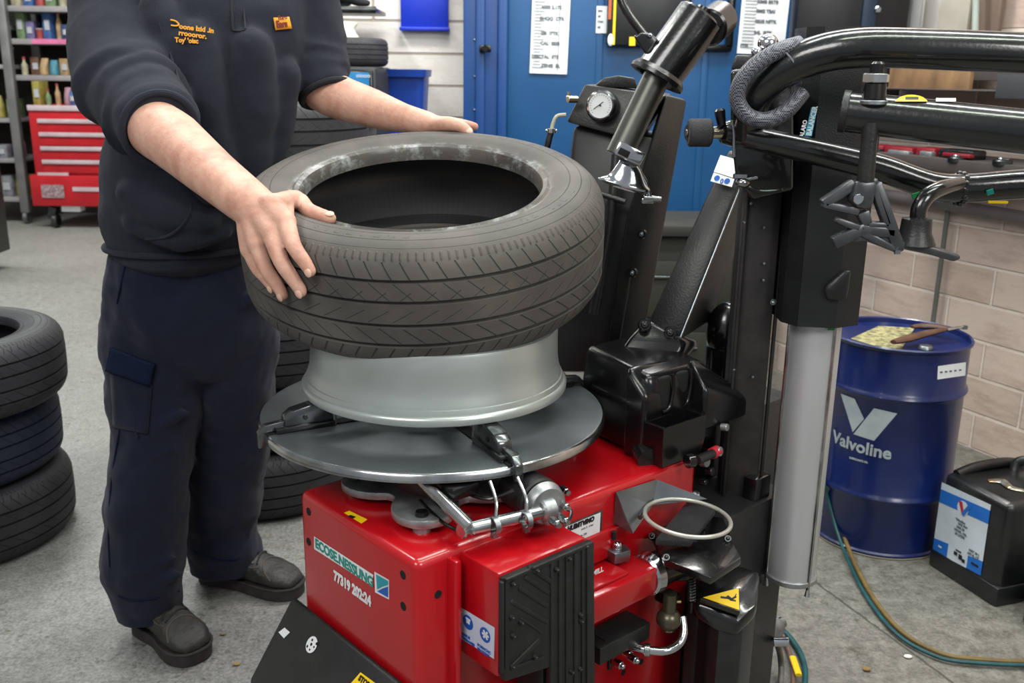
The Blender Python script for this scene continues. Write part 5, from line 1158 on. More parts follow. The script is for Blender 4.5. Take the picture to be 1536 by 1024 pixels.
tx3 = bpy.data.textures.new('fine_folds', 'CLOUDS'); tx3.noise_scale = .05; tx3.noise_depth = 1
dm = fo.modifiers.new('fine', 'DISPLACE'); dm.texture = tx3; dm.strength = .006; dm.mid_level = .5
# cuff trims
def cuffring(P, R_, r_extra, name, m, w=.006):
    d = (P[-1]-P[-3]).normalized(); B = basis(d); mb = MB(); mb.tube([P[-1]+d*.002+B @ Vector(((R_[-1]-.001)*cos(2*pi*k/40), (R_[-1]-.001)*sin(2*pi*k/40), 0)) for k in range(40)], w, seg=10, n=1, closed=True); return obj(name, mb, m, PT)
cuffring(P1, R1, 0, 'cuff', FLEECE, .0065); cuffring(P2, R2, 0, 'cuff', mat('black_cuff', '#15151a', .9), .007)
# hem band
mb = MB(); hs = msec(168, 386, 366, 2.15, .147)
mb.tube([hs[0]+hs[1]*cos(2*pi*k/48)*1.0+hs[2]*sin(2*pi*k/48)*1.0 for k in range(48)], .007, seg=8, n=1, closed=True); obj('hem_band', mb, FLEECE, PT)
# ---- trousers
tr_ = MB()
hipc = [msec(180, 374, 345, 2.17, .12), msec(171, 392, 400, 2.18, .140), msec(164, 408, 480, 2.19, .145), msec(165, 412, 530, 2.20, .125)]
tr_.loft(hipc, seg=40, power=2.3)
def leg(rows_, folds=()):
    # (px0, px1, py, Y, depth ratio)
    S = []
    for (x0, x1, py, Y_, dr) in rows_:
        a, b = at(x0, py, Y_), at(x1, py, Y_); hw = (b.x-a.x)/2; S.append(((a+b)/2, Vector((hw, hw*.15, 0)), Vector((-hw*.15*dr, hw*dr, 0))))
    tr_.loft(S, seg=36, round_ends=False, power=2.15)
def leg_folds():
    pass
leg([(165, 312, 470, 2.18, 1.1), (163, 312, 520, 2.17, 1.1), (164, 303, 580, 2.16, 1.1), (171, 294, 640, 2.14, 1.1), (165, 288, 690, 2.13, 1.1), (160, 282, 740, 2.12, 1.1), (158, 277, 790, 2.11, 1.12), (156, 276, 830, 2.105, 1.15), (157, 275, 850, 2.10, 1.12), (164, 274, 875, 2.095, 1.1), (176, 270, 905, 2.09, 1.05), (180, 270, 918, 2.085, 1.05)])
leg([(285, 412, 460, 2.21, 1.1), (294, 415, 520, 2.22, 1.1), (298, 411, 580, 2.24, 1.1), (296, 405, 640, 2.27, 1.1), (286, 399, 700, 2.30, 1.1), (278, 393, 745, 2.32, 1.1), (278, 384, 790, 2.34, 1.1), (287, 392, 825, 2.35, 1.1), (290, 392, 846, 2.355, 1.05)])
for (x0, y0, x1, y1, Y_, r) in ((170, 852, 262, 838, 2.02, .016), (176, 878, 268, 862, 2.02, .014), (166, 828, 240, 818, 2.02, .014), (190, 700, 262, 672, 2.04, .012), (200, 650, 280, 618, 2.05, .012), (300, 812, 372, 800, 2.27, .014), (302, 786, 372, 776, 2.26, .012), (322, 560, 398, 520, 2.15, .012), (330, 640, 392, 610, 2.19, .010), (215, 455, 300, 485, 2.05, .010), (345, 470, 395, 430, 2.10, .012)):
    tr_.limb([at(x0, y0, Y_+.02), at((x0+x1)/2, (y0+y1)/2, Y_), at(x1, y1, Y_+.02)], [r*.6, r, r*.5], seg=12)
to = obj('trousers', tr_, TROU, PT)
rm = to.modifiers.new('remesh', 'REMESH'); rm.mode = 'VOXEL'; rm.voxel_size = .006; rm.use_smooth_shade = True
tx2 = bpy.data.textures.new('trouser_folds', 'CLOUDS'); tx2.noise_scale = .11; tx2.noise_depth = 2
dm = to.modifiers.new('folds', 'DISPLACE'); dm.texture = tx2; dm.strength = .030; dm.mid_level = .5
s2 = to.modifiers.new('smooth', 'SMOOTH'); s2.factor = .5; s2.iterations = 2
dg = bpy.context.evaluated_depsgraph_get(); dg.update()
def bvh_of(o):
    e = o.evaluated_get(dg); me = e.to_mesh(); W_ = mworld(o); t = BVHTree.FromPolygons([W_ @ v.co for v in me.vertices], [tuple(p.vertices) for p in me.polygons]); e.to_mesh_clear(); return t
bt = bvh_of(to); bf = bvh_of(fo)
def on(b, px, py, off, fbY=2.05):
    d_ = ray(px, py).normalized(); h, n, i, dist = b.ray_cast(CAM, d_)
    if h is None: return at(px, py, fbY)
    if n.dot(d_) > 0: n = -n
    return h+n*off
def conform(name, b, outline, n, m, off, th=.006):
    # grid patch over a pixel quad, draped on cloth
    (x0, y0), (x1, y1), (x2, y2), (x3, y3) = outline; mb = MB(); g = []
    for i in range(n+1):
        row = []
        for j in range(n+1):
            s, t = i/n, j/n; x = (x0*(1-s)+x1*s)*(1-t)+(x3*(1-s)+x2*s)*t; y = (y0*(1-s)+y1*s)*(1-t)+(y3*(1-s)+y2*s)*t
            row.append(mb.bm.verts.new(on(b, x, y, off)))
        g.append(row)
    for i in range(n):
        for j in range(n): mb.bm.faces.new((g[i][j], g[i+1][j], g[i+1][j+1], g[i][j+1]))
    o = obj(name, mb, m, PT, smooth=60); s_ = o.modifiers.new('solid', 'SOLIDIFY'); s_.thickness = th; s_.offset = 0; return o
def seam(name, b, pts, m, off=.001, r=.0022):
    P = [on(b, x, y, off) for x, y in pts]; mb = MB(); mb.tube(P, r, seg=6, n=5); return obj(name, mb, m, PT)
conform('pocket_flap', bt, ((170, 521), (234, 545), (226, 578), (164, 556)), 8, HEM, .007, .008)
conform('cargo_pocket', bt, ((168, 556), (228, 578), (222, 650), (172, 640)), 8, TROU, .003, .006)
seam('pocket_seam', bt, [(202, 566), (203, 600), (204, 640), (208, 655)], TROU, .004, .003)
seam('side_seam', bt, [(180, 645), (172, 690), (166, 740), (163, 800), (165, 850)], HEM)
seam('pocket_seam', bt, [(188, 398), (182, 425), (176, 455)], HEM, .001, .002)
seam('hem_stitch', bt, [(178, 893), (200, 900), (235, 896), (268, 886)], HEM)
seam('hem_stitch', bt, [(290, 826), (320, 836), (355, 838), (388, 828)], HEM)
seam('pocket_seam', bf, [(286, 305), (283, 322), (268, 342), (248, 355), (218, 358)], FLEECE, .001, .0035)
seam('zip_placket', bf, [(347, -10), (348, 20), (350, 46)], mat('dark_seam', '#1d1e27', .9), .001, .003)
seam('zip_placket', bf, [(364, -10), (366, 20), (368, 44)], mat('dark_seam', '#1d1e27', .9), .001, .002)
seam('zip_placket', bf, [(350, 46), (360, 47), (368, 45)], mat('dark_seam', '#1d1e27', .9), .001, .002)
seam('armhole_seam', bf, [(232, -5), (240, 40), (255, 80), (268, 120), (272, 150)], mat('dark_seam', '#1d1e27', .9), .0005, .0015)
# chest embroidery
def emb(s, px, py, size, m, ang=6, sx=1, off=.004, bold=.0006):
    p = on(bf, px, py, off); q = on(bf, px+30, py+30*math.tan(radians(ang)), off); x = (q-p).normalized(); y = (ZZ-x*x.z).normalized()
    y = (y+Vector((0, .1, 0))); y = (y-x*y.dot(x)).normalized(); text('embroidered_text', s, size, p, x, y, m, PT, bold=bold, sx=sx)
emb('oone Izid .in', 268, 44, .0125, GOLD, 8); emb('rroooror.', 267, 53, .0125, GOLD, 8); emb("Toy' 'oisc", 262, 63, .012, GOLD, 4, .9)
mb = MB(); mb.tube([on(bf, x, y, .004) for x, y in ((255, 31), (262, 33), (267, 38), (263, 40), (256, 39))], .0016, seg=6); obj('embroidered_swoosh', mb, GOLD, PT)
conform('orange_badge', bf, ((409, 27), (432, 26), (436, 43), (412, 46)), 3, mat('orange_badge', '#f0a020', .6), .004, .002)
p = on(bf, 413, 42, .0065); q = on(bf, 433, 40, .0065); x = (q-p).normalized(); y = (ZZ-x*x.z).normalized(); text('badge_text', 'Euro', .010, p+y*.0145+x*.006, x, y, mat('dark_red_ink', '#7c2414', .6), PT, bold=.0004); text('badge_text', 'Ears', .0175, p, x, y, mat('dark_red_ink', '#7c2414', .6), PT, bold=.001, sx=.8)
# ---- boots
def boot(heel, toe, name='boot'):
    h = Vector(heel); t = Vector(toe); d = (t-h); L_ = d.length; d.normalize(); s = Vector((-d.y, d.x, 0))
    def sec(t_, w, z0, z1, shift=0): c = h+d*(L_*t_)+ZZ*((z0+z1)/2)+s*shift; return (c, s*w, ZZ*((z1-z0)/2))
    mb = MB(); mb.loft([sec(.04, .034, .03, .10), sec(.15, .040, .026, .125), sec(.32, .041, .026, .13), sec(.5, .044, .026, .108), sec(.68, .051, .026, .086), sec(.85, .050, .026, .072), sec(.95, .036, .026, .056)], seg=28, power=2.5)
    mb.limb([h+d*L_*.2+ZZ*.09, h+d*L_*.19+ZZ*.16], [.050, .048], seg=24)
    o = obj(name, mb, BOOT, PT); r = o.modifiers.new('remesh', 'REMESH'); r.mode = 'VOXEL'; r.voxel_size = .004; r.use_smooth_shade = True; q = o.modifiers.new('smooth', 'SMOOTH'); q.iterations = 6
    dg_ = bpy.context.evaluated_depsgraph_get(); dg_.update(); e_ = o.evaluated_get(dg_); me_ = e_.to_mesh(); W_ = mworld(o); bb = BVHTree.FromPolygons([W_ @ v.co for v in me_.vertices], [tuple(p.vertices) for p in me_.polygons]); e_.to_mesh_clear()
    def drop(p, off=.001):
        h_, n_, i_, ds = bb.ray_cast(Vector((p.x, p.y, .3)), Vector((0, 0, -1))); return (h_+n_*off) if h_ is not None else Vector(p)
    def outline(k, g=0):
        pts = []
        for t_, w in ((-.01, .020), (.02, .034), (.1, .041), (.25, .041), (.42, .040), (.6, .050), (.75, .056), (.87, .052), (.96, .036), (1.0, .016)): pts.append((t_, w+g))
        return [h+d*L_*a+s*b for a, b in pts]+[h+d*L_*a-s*b for a, b in pts[::-1]]
    ol = [p for p in outline(0)]; cl = smoothpath(ol, 4, True)
    mb = MB(); mb.rings([[Vector((p.x, p.y, z)) for p in cl] for z in (.004, .016, .034)]); so_ = obj('boot_sole', mb, SOLE, o)
    mb = MB(); mb.tube([Vector((p.x, p.y, .034)) for p in cl[::2]], .0035, seg=6, n=1, closed=True); obj('welt', mb, SOLE, o)
    for k in range(5):
        t_ = .34+.062*k; a = h+d*L_*t_
        mb = MB(); mb.tube([drop(a+s*.030), drop(a+s*.012), drop(a-s*.012+d*.006), drop(a-s*.030+d*.012)], .0027, seg=6); obj('boot_lace', mb, LACE, o)
        for sg in (-1, 1): mb = MB(); mb.cyl(drop(a+s*sg*.031, -.002), drop(a+s*sg*.031, .003), .0045, seg=10); obj('eyelet', mb, DKSTL, o)
    a = drop(h+d*L_*.345, .004)
    for sg in (1, -1): mb = MB(); mb.tube([a, a+s*sg*.02+ZZ*.016, a+s*sg*.042+ZZ*.004+d*.012, a+s*sg*.02+ZZ*.002+d*.01, a], .0022, seg=6); obj('lace_loop', mb, LACE, o)
    mb = MB(); mb.tube([drop(h+d*L_*x_+s*w_) for x_, w_ in ((.80, .050), (.72, .040), (.675, .022), (.66, 0), (.675, -.022), (.72, -.040), (.80, -.050))], .0018, seg=6); obj('toe_seam', mb, mat('worn_brown_seam', '#574d44', .8), o)
    for sg in (1, -1): mb = MB(); mb.tube([drop(h+d*L_*x_+s*w_*sg) for x_, w_ in ((.30, .030), (.42, .036), (.55, .042), (.66, .036))], .0014, seg=6); obj('side_seam', mb, mat('worn_brown_seam', '#574d44', .8), o)
    return o
boot(atz(212, 945, 0)+Vector((0, .015, 0)), atz(302, 994, 0)+Vector((0.0, .0, 0)))
boot(atz(306, 868, 0)+Vector((0, .01, 0)), atz(452, 893, 0))
# ---------------------------------------------------------------- oil drum
DC = Vector((1.128, 2.722, 0)); DR = .195; DH = .628
dr = thing('oil_drum', 'dark blue steel drum with a white V logo and lettering beside the tan wall', 'drum', DC)
mb = MB()
pf = [(.0, .006), (DR-.006, .006), (DR-.001, .0), (DR+.003, .004), (DR+.003, .012), (DR-.003, .016), (DR-.003, .166), (DR+.002, .172), (DR+.0055, .180), (DR+.002, .188), (DR-.003, .194), (DR-.003, .470), (DR+.002, .476), (DR+.0055, .484), (DR+.002, .492), (DR-.003, .498), (DR-.003, DH-.014), (DR+.003, DH-.010), (DR+.0045, DH-.003), (DR+.001, DH+.001), (DR-.004, DH-.002), (DR-.006, DH-.016), (0, DH-.016)]
mb.lathe(pf, DC, seg=128); db = obj('drum_body', mb, DRUM, dr, smooth=45)
mb = MB(); mb.lathe([(DR+.0035, .001), (DR+.0045, .004), (DR+.0035, .006)], DC, seg=96, closed=True); obj('bottom_chime', mb, mat('worn_tan_rim', '#8f8672', .6), dr)
def ondrum(px, py, off=.001, R_=DR-.003):
    d_ = ray(px, py); o_ = CAM-DC; a_ = d_.x**2+d_.y**2; b_ = 2*(d_.x*o_.x+d_.y*o_.y); c_ = o_.x**2+o_.y**2-(R_+off)**2; t_ = (-b_-sqrt(max(0, b_*b_-4*a_*c_)))/(2*a_); return CAM+d_*t_
def drumpatch(name, poly, m, n=6):
    (x0, y0), (x1, y1), (x2, y2), (x3, y3) = poly; mb = MB(); g = []
    for i in range(n+1):
        row = []
        for j in range(n+1):
            s, t = i/n, j/n; row.append(mb.bm.verts.new(ondrum((x0*(1-s)+x1*s)*(1-t)+(x3*(1-s)+x2*s)*t, (y0*(1-s)+y1*s)*(1-t)+(y3*(1-s)+y2*s)*t)))
        g.append(row)
    for i in range(n):
        for j in range(n): mb.bm.faces.new((g[i][j], g[i+1][j], g[i+1][j+1], g[i][j+1]))
    return obj(name, mb, m, dr, smooth=60)
DW = mat('drum_white', '#aab4b8', .45, 0, '#98a2a8', 20)
drumpatch('v_logo_left_stroke', ((1261, 590), (1282, 598), (1296, 628), (1279, 648)), DW)
drumpatch('v_logo_right_stroke', ((1311, 612), (1346, 620), (1311, 661), (1280, 651)), DW)
drumpatch('v_logo_middle', ((1296.5, 630), (1303, 646), (1311, 661), (1280, 651)), DW)
# lettering bent round the drum
def bent_text(s, size, px, py, m, bold, sx=1, name='drum_lettering', slope=0):
    p = ondrum(px, py); a0 = atan2(p.y-DC.y, p.x-DC.x); R_ = DR-.0015
    cu = bpy.data.curves.new(name, 'FONT'); cu.body = s; cu.size = size; cu.offset = bold; cu.resolution_u = 3; cu.extrude = .0004
    t = bpy.data.objects.new(name, cu); COL.objects.link(t); me = bpy.data.meshes.new_from_object(t); bpy.data.objects.remove(t); bpy.data.curves.remove(cu)
    for v in me.vertices:
        a = a0+v.co.x*sx/R_; v.co = Vector((R_*cos(a), R_*sin(a), p.z+v.co.y+v.co.x*slope))+Vector((v.co.z*cos(a), v.co.z*sin(a), 0))
    o = bpy.data.objects.new(name, me); COL.objects.link(o); me.materials.append(m); o.parent = dr; return o
bent_text('Valvoline', .050, 1249, 661, DW, .0013, 1.0, slope=-.03)
bent_text('LUBRICANTS OIL', .008, 1274, 687, DW, .0003, .9)
drumpatch('white_side_label', ((1407, 549), (1449, 543), (1448, 563), (1406, 569)), WHT)
mb = MB()
for k in range(5): 
    p = ondrum(1412+k*7, 558-k*.8, .002); mb.box(p, (.007, .002, .004))
obj('label_print', mb, OFFW, dr)
zt_ = DH-.0155
mb = MB(); mb.prism([atz(x, y, zt_) for x, y in ((1276, 508), (1318, 489), (1372, 492), (1352, 524), (1330, 524))], ZZ*.001); obj('worn_paper_label', mb, mat('yellowed_label', '#a8a173', .7, 0, '#5e5a3e', 60, amount=.4), dr, smooth=0)
mb = MB(); c_ = atz(1388, 524, zt_); mb.cyl(c_, c_+ZZ*.012, .020, .018, 20, bev=.002); obj('bung', mb, ZINC, dr)
# grips tool lying on the drum
to_ = thing('water_pump_pliers', 'pair of brown handled pliers lying on top of the blue drum', 'pliers', atz(1395, 505, zt_))
z1 = zt_+.024
mb = MB(); mb.tube([atz(1340, 513, z1), atz(1360, 508, z1), atz(1390, 500, z1+.006), atz(1420, 494, z1+.01)], [.010, .017, .015, .008], seg=12, flat=.6); obj('handle', mb, DWOOD, to_)
mb = MB(); mb.tube([atz(1368, 490, z1), atz(1385, 489, z1), atz(1405, 490, z1+.004), atz(1428, 494, z1+.008)], [.008, .015, .013, .007], seg=12, flat=.6); obj('handle', mb, DWOOD, to_)
mb = MB(); mb.tube([atz(1420, 495, z1+.01), atz(1436, 492, z1+.012), atz(1448, 490, z1+.012)], [.006, .005, .004], seg=10); mb.box(atz(1447, 491, z1+.012), (.014, .01, .01)); obj('jaws', mb, STEEL, to_)
# ---------------------------------------------------------------- jerry can
G0 = Vector((1.199, 2.505, 0)); G1 = Vector((1.281, 2.270, 0)); gx = (G1-G0).normalized(); gw = (G1-G0).length; gy = Vector((-gx.y, gx.x, 0)); 
if gy.x < 0: gy = -gy
RJ = Matrix((gx, gy, ZZ)).transposed(); gd = .30; GH = .245
jc = thing('jerry_can', 'black plastic oil container with a blue and white label on the floor by the drum', 'container', G0)
def J(a, b, z): return G0+gx*a+gy*b+ZZ*z
mb = MB(); mb.box(J(gw/2, gd/2, .145), (gw-.012, gd-.012, .29), RJ, bev=.022, seg=3); jb = obj('container_body', mb, mat('oily_black_plastic', '#1b1c1e', .35, 0, '#101112', 12, bump=.1, bs=30, coat=.2), jc)
mb = MB(); mb.box(J(gw/2, gd/2, .028), (gw, gd, .056), RJ, bev=.010); obj('base_skirt', mb, mat('oily_black_plastic', '#1b1c1e'), jc)
mb = MB(); mb.tube([J(.03, .03, .286), J(.03, .10, .302), J(.03, .20, .302), J(.03, .27, .286)], .014, seg=14); obj('moulded_rib', mb, MATS['oily_black_plastic'], jc)
mb = MB(); mb.tube([J(.06, .20, .285), J(.06, .215, .315), J(.11, .25, .330), J(.17, .26, .325), J(.21, .27, .29)], .013, seg=14); obj('carry_handle', mb, MATS['oily_black_plastic'], jc)
mb = MB(); mb.cyl(J(.17, .16, .285), J(.17, .16, .308), .026, seg=24, bev=.003); obj('cap', mb, MATS['oily_black_plastic'], jc)
def onj(px, py, o=0): return onplane(px, py, J(0, -o+.0055, 0), gy)
def jquad(name, pts, m, o=.001): mb = MB(); mb.prism([onj(x, y, o) for x, y in pts], -gy*.0004); return obj(name, mb, m, jc, smooth=0)
lab = [(1413, 723), (1486.5, 757), (1471, 863), (1399, 825)]
def LP(s, t): 
    (x0, y0), (x1, y1), (x2, y2), (x3, y3) = lab; return ((x0*(1-s)+x1*s)*(1-t)+(x3*(1-s)+x2*s)*t, (y0*(1-s)+y1*s)*(1-t)+(y3*(1-s)+y2*s)*t)
jquad('container_label', [LP(0, 0), LP(1, 0), LP(1, 1), LP(0, 1)], mat('label_white', '#c9d2dc', .4))
BL2 = mat('label_blue', '#1668c2', .4)
jquad('label_band', [LP(0, .10), LP(1, .08), LP(1, .27), LP(0, .29)], BL2, .0016)
jquad('label_corner_band', [LP(0, .82), LP(.29, .80), LP(.29, 1), LP(0, 1)], BL2, .0016); jquad('label_corner_band', [LP(.70, .82), LP(1, .80), LP(1, 1), LP(.70, 1)], BL2, .0016)
cj = onj(*LP(.47, .22), .002); mb = MB(); mb.cyl(cj, cj-gy*.0004, .020, seg=28); obj('logo_disc', mb, mat('label_white', '#c9d2dc'), jc)
jquad('v_logo_red', [LP(.37, .14), LP(.44, .14), LP(.51, .30), LP(.47, .32)], mat('logo_red', '#b02030', .4), .0028); jquad('v_logo_blue', [LP(.62, .17), LP(.56, .15), LP(.46, .29), LP(.50, .33)], BL2, .003)
for k, (s, a, t_) in enumerate((('Valvoline', .36, .42), ('SAE 5W', .42, .47), ('SAE 30', .40, .52), ('HYDR. OIL', .36, .57), ('20 LITRE', .38, .62), ('NET 20 L', .70, .75), ('API SL CF', .68, .80))):
    text('label_text', s, .0095, onj(*LP(a, t_), .0026), gx, ZZ, OFFW, jc, bold=.0004)
for (a, t_, w_, h_) in ((.45, .88, .012, .010), (.55, .90, .012, .014), (.50, .83, .02, .004), (.62, .93, .010, .010), (.85, .90, .025, .006), (.13, .90, .012, .005)):
    mb = MB(); mb.box(onj(*LP(a, t_), .003), (w_, .0006, h_), RJ); obj('label_pictogram', mb, INK if a not in (.13,) else mat('label_white', '#c9d2dc'), jc)
mb = MB(); mb.tube([J(.10, .07, .292), J(.12, .10, .294), J(.16, .09, .294), J(.19, .12, .292)], [.008, .014, .010, .006], seg=8, flat=.4); obj('oil_stained_film', mb, mat('oily_film', '#9aa3a0', .12, .6, '#7a5a24', 60), jc)
# dark object cut by the right edge
q = atz(1531, 935, 0); o = MB(); o.box((q.x+.12, q.y+.0, .05), (.20, .14, .10), Matrix.Rotation(radians(-30), 3, 'Z'), bev=.012); o.box((q.x+.12, q.y+.0, .105), (.15, .10, .02), Matrix.Rotation(radians(-30), 3, 'Z'), bev=.006); o = obj('black_plastic_case', o, BLKP); tag(o, 'black plastic case on the floor cut off by the right edge', 'case')
# ---------------------------------------------------------------- hoses on the floor
def hose(name, pts, r, m, label):
    mb = MB(); mb.tube([atz(*p) for p in pts], r, seg=10, n=8); o = obj(name, mb, m); tag(o, label, 'hose'); return o
hp = [(1233, 640, .34), (1237, 690, .24), (1250, 750, .12), (1268, 810, .03), (1300, 880, .010), (1345, 940, .010), (1400, 975, .010), (1460, 988, .010), (1600, 990, .010), (1800, 960, .010), (2050, 900, .010)]
hose('air_hose', hp, .0062, HOSE, 'brown air hose curving over the concrete from the drum to the right edge')
hose('air_hose', [(x-6, y+5, z) for x, y, z in hp], .0048, HOSET, 'teal air hose running alongside the brown hose to the right edge')
hose('air_hose', [(1138, 905, .10), (1162, 932, .02), (1187, 958, .010), (1203, 985, .010), (1208, 1015, .010), (1200, 1070, .010)], .0065, HOSET, 'teal air hose looping on the floor behind the foot post')
hose('air_hose', [(1150, 915, .12), (1170, 945, .03), (1183, 975, .012), (1190, 1010, .012), (1185, 1070, .012)], .0055, mat('rust_hose', '#6d4f42', .5), 'rust brown air hose looping inside the teal hose by the foot post')
mb = MB(); a = atz(1189, 985, .024); b = atz(1198, 1012, .024); mb.tube([a, b], .008, seg=12, smooth=False, flat=.5); o = obj('hose_tag', mb, YEL); tag(o, 'small yellow tag clipped round the looping hoses', 'tag')
# debris on floor
for k, (x, y, r_, c, lb) in enumerate(((1362, 984, .008, '#e0ddd4', 'small white chip on the concrete in front of the curving hose'), (1300, 1003, .008, '#8a6a40', 'small brown leaf scrap on the concrete near the bottom right'), (355, 995, .007, '#9a8650', 'small tan crumb on the concrete in front of the boots'), (334, 950, .006, '#8c8468', 'small pale crumb on the concrete between boot and pedal hood'))):
    mb = MB(); mb.sphere(atz(x, y, .004), r_, (1.3, .9, .45), seg=8); o = obj(('chip', 'leaf_scrap', 'crumb', 'crumb')[k], mb, mat('debris_%d' % k, c, .9)); tag(o, lb, 'debris')
# ---------------------------------------------------------------- dark clutter between the posts and the blue door
t = thing('steel_bench', 'dark steel bench standing in front of the blue door behind the sloping post', 'bench', (.60, 3.75, 0))
a = at(935, 352, 3.6); b = at(1085, 352, 3.6); zb_ = .80
mb = MB(); mb.box(((a.x+b.x)/2+.02, 3.8, zb_-.02), (b.x-a.x+.2, .42, .04), bev=.004); obj('worktop', mb, mat('dark_bench', '#2a2a25', .7), t)
mb = MB(); mb.box(((a.x+b.x)/2+.02, 3.82, (zb_-.04)/2), (b.x-a.x+.14, .36, zb_-.04), bev=.004); obj('cabinet_front', mb, mat('dark_olive', '#23241d', .7), t)
for k in range(2): mb = MB(); mb.box(((a.x+b.x)/2+.02, 3.632, .55-.28*k), (b.x-a.x+.06, .012, .22), bev=.004); d_ = obj('drawer', mb, mat('dark_olive2', '#2e2f26', .6), t); mb = MB(); mb.cyl(((a.x+b.x)/2-.08, 3.615, .60-.28*k), ((a.x+b.x)/2+.12, 3.615, .60-.28*k), .008); obj('handle', mb, DKSTL, d_)
# ---------------------------------------------------------------- left background: rack, tool chest
YR = 8.6
def bx(name, x0, y0, x1, y1, Y, dep, m, parent=None, bev=.006):
    a, b = at(x0, y0, Y), at(x1, y1, Y); mb = MB(); mb.box(((a.x+b.x)/2, Y+dep/2, (a.z+b.z)/2), (abs(b.x-a.x), dep, abs(a.z-b.z)), bev=bev); return obj(name, mb, m, parent)
RK = thing('steel_rack', 'grey steel rack on castors crowded with small parts at the far left', 'rack', (at(80, 300, YR).x, YR, 0))
GS = mat('rack_grey', '#7b7a7c', .5, .4); 
def zof(px, py, Y): return at(px, py, Y).z
pole0 = at(12, 20, YR-.1); xpole = at(36, 300, YR-.1).x
for xx in (xpole, at(200, 200, YR).x, at(-70, 200, YR).x):
    for dy in (-.08, .45):
        mb = MB(); mb.box((xx, YR+dy, 1.25), (.075, .06, 2.3), bev=.006); obj('upright', mb, GS, RK)
        mb = MB(); mb.cyl((xx-.02, YR+dy, .055), (xx+.02, YR+dy, .055), .055, seg=20, bev=.005); mb.box((xx, YR+dy, .115), (.05, .05, .05)); obj('castor', mb, ZINC, RK)
SH = []
for (py, lft) in ((117, 0), (63, 0), (14, 0)):
    z_ = zof(80, py, YR); mb = MB(); xa_, xb_ = xpole+.03, at(200, 200, YR).x; mb.box(((xa_+xb_)/2, YR+.2, z_), (xb_-xa_, .52, .045), bev=.004); sh_ = obj('shelf_board', mb, mat('pale_shelf_edge', '#8d898c', .5), RK); SH.append((z_+.0225, xa_, xb_))
for py in (180, 240, 298, 100, 40):
    z_ = zof(5, py, YR); mb = MB(); xa_, xb_ = at(-70, 200, YR).x, xpole-.03; mb.box(((xa_+xb_)/2, YR+.2, z_), (xb_-xa_, .52, .035), bev=.004); obj('shelf_board', mb, mat('pale_shelf_edge', '#8d898c', .5), RK); SH.append((z_+.0175, xa_, xb_))
mb = MB(); mb.box(((at(200, 200, YR).x+xpole)/2, YR-.06, SH[1][0]-.02), (.55, .01, .04)); obj('pink_label_strip', mb, mat('pink_strip', '#c86a94', .6), RK)
mb = MB(); mb.box(((at(-70, 200, YR).x+at(200, 200, YR).x)/2, YR+.5, 1.25), (at(200, 200, YR).x-at(-70, 200, YR).x, .02, 2.2)); obj('back_panel', mb, mat('dark_rack_back', '#2c2726', .9), RK)
# tool chest inside the rack bay
TCX0, TCX1 = at(52, 200, YR-.25).x, at(215, 200, YR-.25).x; YT = YR-.32
tc_ = thing('tool_chest', 'red drawer chest on castors under the crowded rack at the left', 'tool chest', ((TCX0+TCX1)/2, YT, 0))
ztop = zof(60, 158, YT); zmid = zof(60, 262, YT); zbot = zof(60, 308, YT)
mb = MB(); mb.box(((TCX0+TCX1)/2, YT+.25, (ztop+zmid)/2), (TCX1-TCX0, .5, ztop-zmid), bev=.008); ch = obj('upper_chest', mb, REDD, tc_)
mb = MB(); mb.box(((TCX0+TCX1)/2-.01, YT+.24, (zmid+zbot)/2), (TCX1-TCX0+.06, .54, zmid-zbot), bev=.008); cb_ = obj('lower_cabinet', mb, REDD, tc_)
mb = MB(); mb.box(((TCX0+TCX1)/2, YT-.005, ztop-.02), (TCX1-TCX0, .02, .045), bev=.004); obj('top_edge_trim', mb, mat('silver_trim', '#c9b4bc', .4, .2), ch)
for k, py in enumerate((181, 201, 222, 242)):
    zz_ = zof(60, py, YT); mb = MB(); mb.box(((TCX0+TCX1)/2+.03, YT-.008, zz_-.04), (TCX1-TCX0-.10, .016, .105), bev=.003); dw = obj('drawer', mb, REDD, tc_)
    mb = MB(); mb.box(((TCX0+TCX1)/2+.03, YT-.022, zz_), (TCX1-TCX0-.10, .02, .034), bev=.004); obj('drawer_pull', mb, mat('silver_trim', '#c9b4bc'), dw)
mb = MB(); q = at(80, 262, YT-.02); mb.box((q.x, YT-.02, q.z), (.26, .01, .035)); obj('silver_label_strip', mb, mat('silver_trim', '#c9b4bc'), tc_)
mb = MB(); q = at(79, 287, YT-.04); mb.box((q.x, YT-.036, q.z), (.19, .006, .11)); pl2 = obj('maker_plate', mb, mat('maker_plate', '#a8949a', .6, 0, '#6a4a50', 60), tc_)
mb = MB(); q = at(135, 284, YT-.04); mb.box((q.x+.1, YT-.036, q.z), (.5, .006, .035)); obj('name_strip', mb, mat('silver_trim', '#c9b4bc'), tc_)
for xx in (TCX0+.12, TCX1-.1):
    mb = MB(); mb.cyl((xx-.02, YT+.03, .062), (xx+.02, YT+.03, .062), .062, seg=20, bev=.006); mb.box((xx-.02, YT+.03, .13), (.06, .06, .10), Matrix.Rotation(.3, 3, 'Y')); obj('castor', mb, DKSTL, tc_)
mb = MB(); q = at(106, 311, YT); mb.box((q.x, YT+.05, q.z-.01), (.16, .1, .05)); o = obj('white_tray', mb, WHT, tc_)
